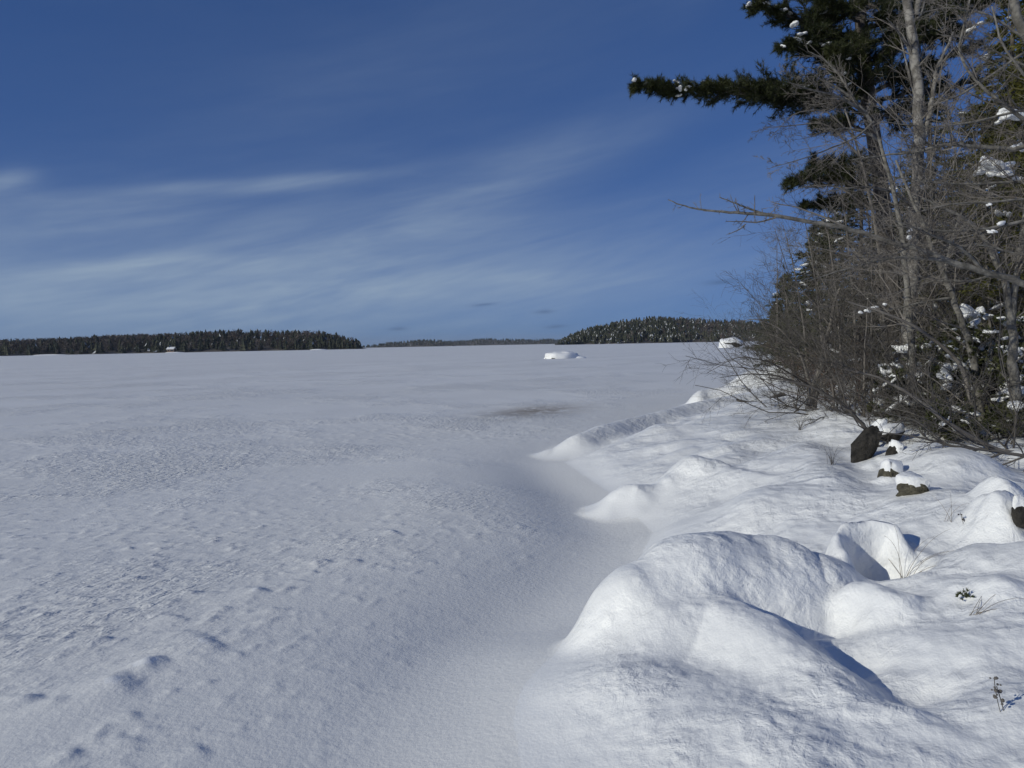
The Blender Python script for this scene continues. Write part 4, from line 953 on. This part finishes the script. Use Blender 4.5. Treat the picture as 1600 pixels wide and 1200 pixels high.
# thinner saplings that fill the wood's edge
gs = np.random.default_rng(77)
SAP = [(1215, 27, 380), (1240, 20, 420), (1265, 16, 350), (1290, 14, 330), (1318, 13, 300), (1340, 15, 250), (1362, 11, 330), (1385, 13.5, 220), (1412, 12, 260), (1455, 11, 200), (1478, 13, 160), (1500, 10.5, 250), (1525, 12.5, 130), (1552, 10, 200), (1578, 12, 120), (1600, 9.4, 230), (1245, 30, 440), (1305, 18, 380), (1350, 9.8, 470), (1470, 9.6, 480)]
WHERE = ['farthest along the bank', 'second from the lake end of the saplings', 'in front of the smaller lakeside conifer', 'right behind the alder clump', 'before the broad snow-dotted conifer', 'rising through the broad snow-dotted conifer', 'left of the birch foot', 'close behind the leaning grey tree', 'just left of the birch trunk', 'just right of the birch trunk', 'right of the birch fork', 'left of the slanting grey trunk',
         'rising before the tall olive conifer', 'left of the right-hand lichen trunk', 'behind the right-hand lichen trunk', 'cut by the right edge', 'beside the farthest brown bush', 'between the two lakeside conifers', 'short one behind the thin slanting stem', 'short one among the snowy shrubs']
for k, ((px, Y, ty), wv) in enumerate(zip(SAP, WHERE)):
    ln = gs.uniform(-60, 15); f = foot(px, 600, Y)
    bare_tree('sapling', 'slim bare grey sapling '+wv, [([f]+pxs(Y, (px+ln*.2, 600-.35*(600-ty)), (px+ln*.55, 600-.7*(600-ty)), (px+ln, ty)), .012+.0014*Y, .004, 'full', 'stem')],
              'twig', 'twig' if k % 3 else 'twigdark', 500+k, cat='sapling', group='saplings along the wood edge')

gq = np.random.default_rng(88)
def find(txt): return next(o for o in bpy.data.objects if txt in o.get('label', ''))
for txt, Y, spots in (('olive green hemlock', 8.6, ((1532, 268, .09), (1546, 257, .13), (1568, 262, .13), (1584, 176, .12), (1570, 184, .09), (1592, 230, .08), (1588, 280, .07))),
        ('pale birch', 9.85, ((1424, 372, .075), (1418, 293, .04), (1444, 291, .05), (1422, 360, .05))),
        ('tall dark white pine', 12.2, ((1516, 46, .07), (1527, 38, .06), (1240, 40, .08), (1252, 52, .06))),
        ('grey trunk slanting', 8.75, ((1345, 488, .035), (1357, 484, .04), (1369, 480, .035), (1382, 476, .04))),
        ('level limbs across', 7.35, ((1562, 350, .05), (1547, 362, .04), (1545, 320, .03))),
        ('shrub left-most', 9.8, ((1385, 576, .12), (1402, 570, .10), (1412, 545, .13), (1428, 596, .08), (1432, 580, .07)))):
    t_ = find(txt)
    for px, py, r in spots: clump(t_, at(px, py, Y), r, gq, 1.15)

# ------------------------------------------------------------------ small things on the snow
def tuft(name, label, base, n, L, seed, mat='drygrass', spread=1., r=.0016, lean=(0, 0), cat='grass', group=None):
    g = np.random.default_rng(seed); a = g.uniform(0, 6.28, n); tl = g.uniform(.1, .75, n)*spread
    D = np.stack([np.cos(a)*np.sin(tl)+lean[0], np.sin(a)*np.sin(tl)+lean[1], np.cos(tl)], 1); D /= np.linalg.norm(D, axis=1, keepdims=True)
    P = grow(g.normal(0, .012, (n, 3))*[1, 1, 0], D, g.uniform(.55, 1.1, n)*L, 9, .04, -.17, g)
    V, F = tubes(P, (np.full(n, r)[:, None]*np.linspace(1, .4, 9)), 3)
    return tag(obj(name, mesh_np(name, V, F, mat), None, base), label, cat, group)
tuft('grass_tuft', 'tuft of long dry grass arching out of the snow hollow', gp(1413, 880, .4), 34, .50, 401, lean=(.55, .05), spread=1.2)
tuft('grass_tuft', 'few long dry grass blades arching over the snow at the right edge', gp(1520, 962, .45), 7, .34, 402, lean=(.8, 0), r=.0013)
tuft('grass_tuft', 'two short grass stalks on the slope above the grassy hollow', gp(1486, 816, .5), 4, .2, 403, r=.0014, spread=.5)
tuft('grass_tuft', 'sparse short stalks on the snow left of the tall dark rock', gp(1300, 726, .5), 14, .22, 404, 'twigdark', .5, .0016)
tuft('grass_tuft', 'thin dark stalks beside the alder clump foot', gp(1250, 672, .5), 16, .30, 405, 'twigdark', .8, .0022)
def weed(label, base, h, seed, n=9):
    g = np.random.default_rng(seed); t = thing('dry_weed', base, label, 'plant')
    P = grow(np.zeros((2, 3))+np.array([[0, 0, 0], [.012, 0, 0]]), np.array([[-.28, 0, 1.], [-.2, .1, 1.]]), np.array([h, h*.7]), 7, .04, 0, g)
    V, F = tubes(P, np.full((2, 7), .0016), 4); obj('stem', mesh_np('stem', V, F, 'twigdark'), t)
    for k in range(n):
        p = P[k % 2, g.integers(3, 7)]+g.normal(0, .006, 3); V, F = ICO1
        obj('seed_head', mesh_np('seed_head', V*np.array([.006, .005, .007])*g.uniform(.6, 1.3), F, 'twigdark'), t, p, (g.uniform(0, 3), 0, g.uniform(0, 3)))
weed('small dark seed-headed weed standing alone in the lower right snow', gp(1563, 1112, .35), .125, 411, 14)
weed('tiny curled weed on the slope at the right', gp(1505, 822, .5), .07, 412, 4)
def sprig(label, base, seed):
    g = np.random.default_rng(seed); S = np.zeros((14, 3)); D = g.standard_normal((14, 3)); D[:, 2] = np.abs(D[:, 2])+.4; D /= np.linalg.norm(D, axis=1, keepdims=True)
    P = grow(S, D, g.uniform(.02, .05, 14), 4, .1, 0, g); V, F = needles(P[:, -1], D, 14, .018, .003, .8, g)
    tag(obj('evergreen_sprig', mesh_np('evergreen_sprig', V, F, 'laurel', False), None, base), label, 'plant')
sprig('tiny dark evergreen sprig poking out of the open snow at right', gp(1510, 940, .45), 421)
# dark opening under the buried log
def lograil():
    pts = [onz(1130, 628, .42), onz(1165, 636, .34), onz(1195, 634, .36), onz(1222, 620, .48)]
    P, L = resample(pts, 14); g = np.random.default_rng(5); P[1:-1] += g.normal(0, .01, (12, 3))
    V, F = tubes(P[None], np.linspace(.12, .10, 14)[None], 10)
    base = P[0].copy(); tag(obj('log', mesh_np('log', V-base, F, 'deadwood'), None, base), 'bare dark wood showing under the snow-covered log at the bank', 'log')
lograil()

# ------------------------------------------------------------------ thin winter air over the lake
def haze():
    V, F = box((0, 3000, 40), (16000, 14000, 92))
    m = bpy.data.materials.new('haze_air'); m.use_nodes = True; t = m.node_tree; t.nodes.clear()
    o = t.nodes.new('ShaderNodeOutputMaterial'); v = t.nodes.new('ShaderNodeVolumePrincipled'); t.links.new(v.outputs[0], o.inputs['Volume'])
    v.inputs['Color'].default_value = (.80, .88, 1, 1); v.inputs['Density'].default_value = .00006; v.inputs['Anisotropy'].default_value = .1
    M['haze'] = m; base = np.array([0, 3000, -6.])
    tag(obj('haze', mesh_np('haze', V-base, F, 'haze', False), None, base), 'thin pale air over the whole lake', 'haze', None, 'stuff')
haze()
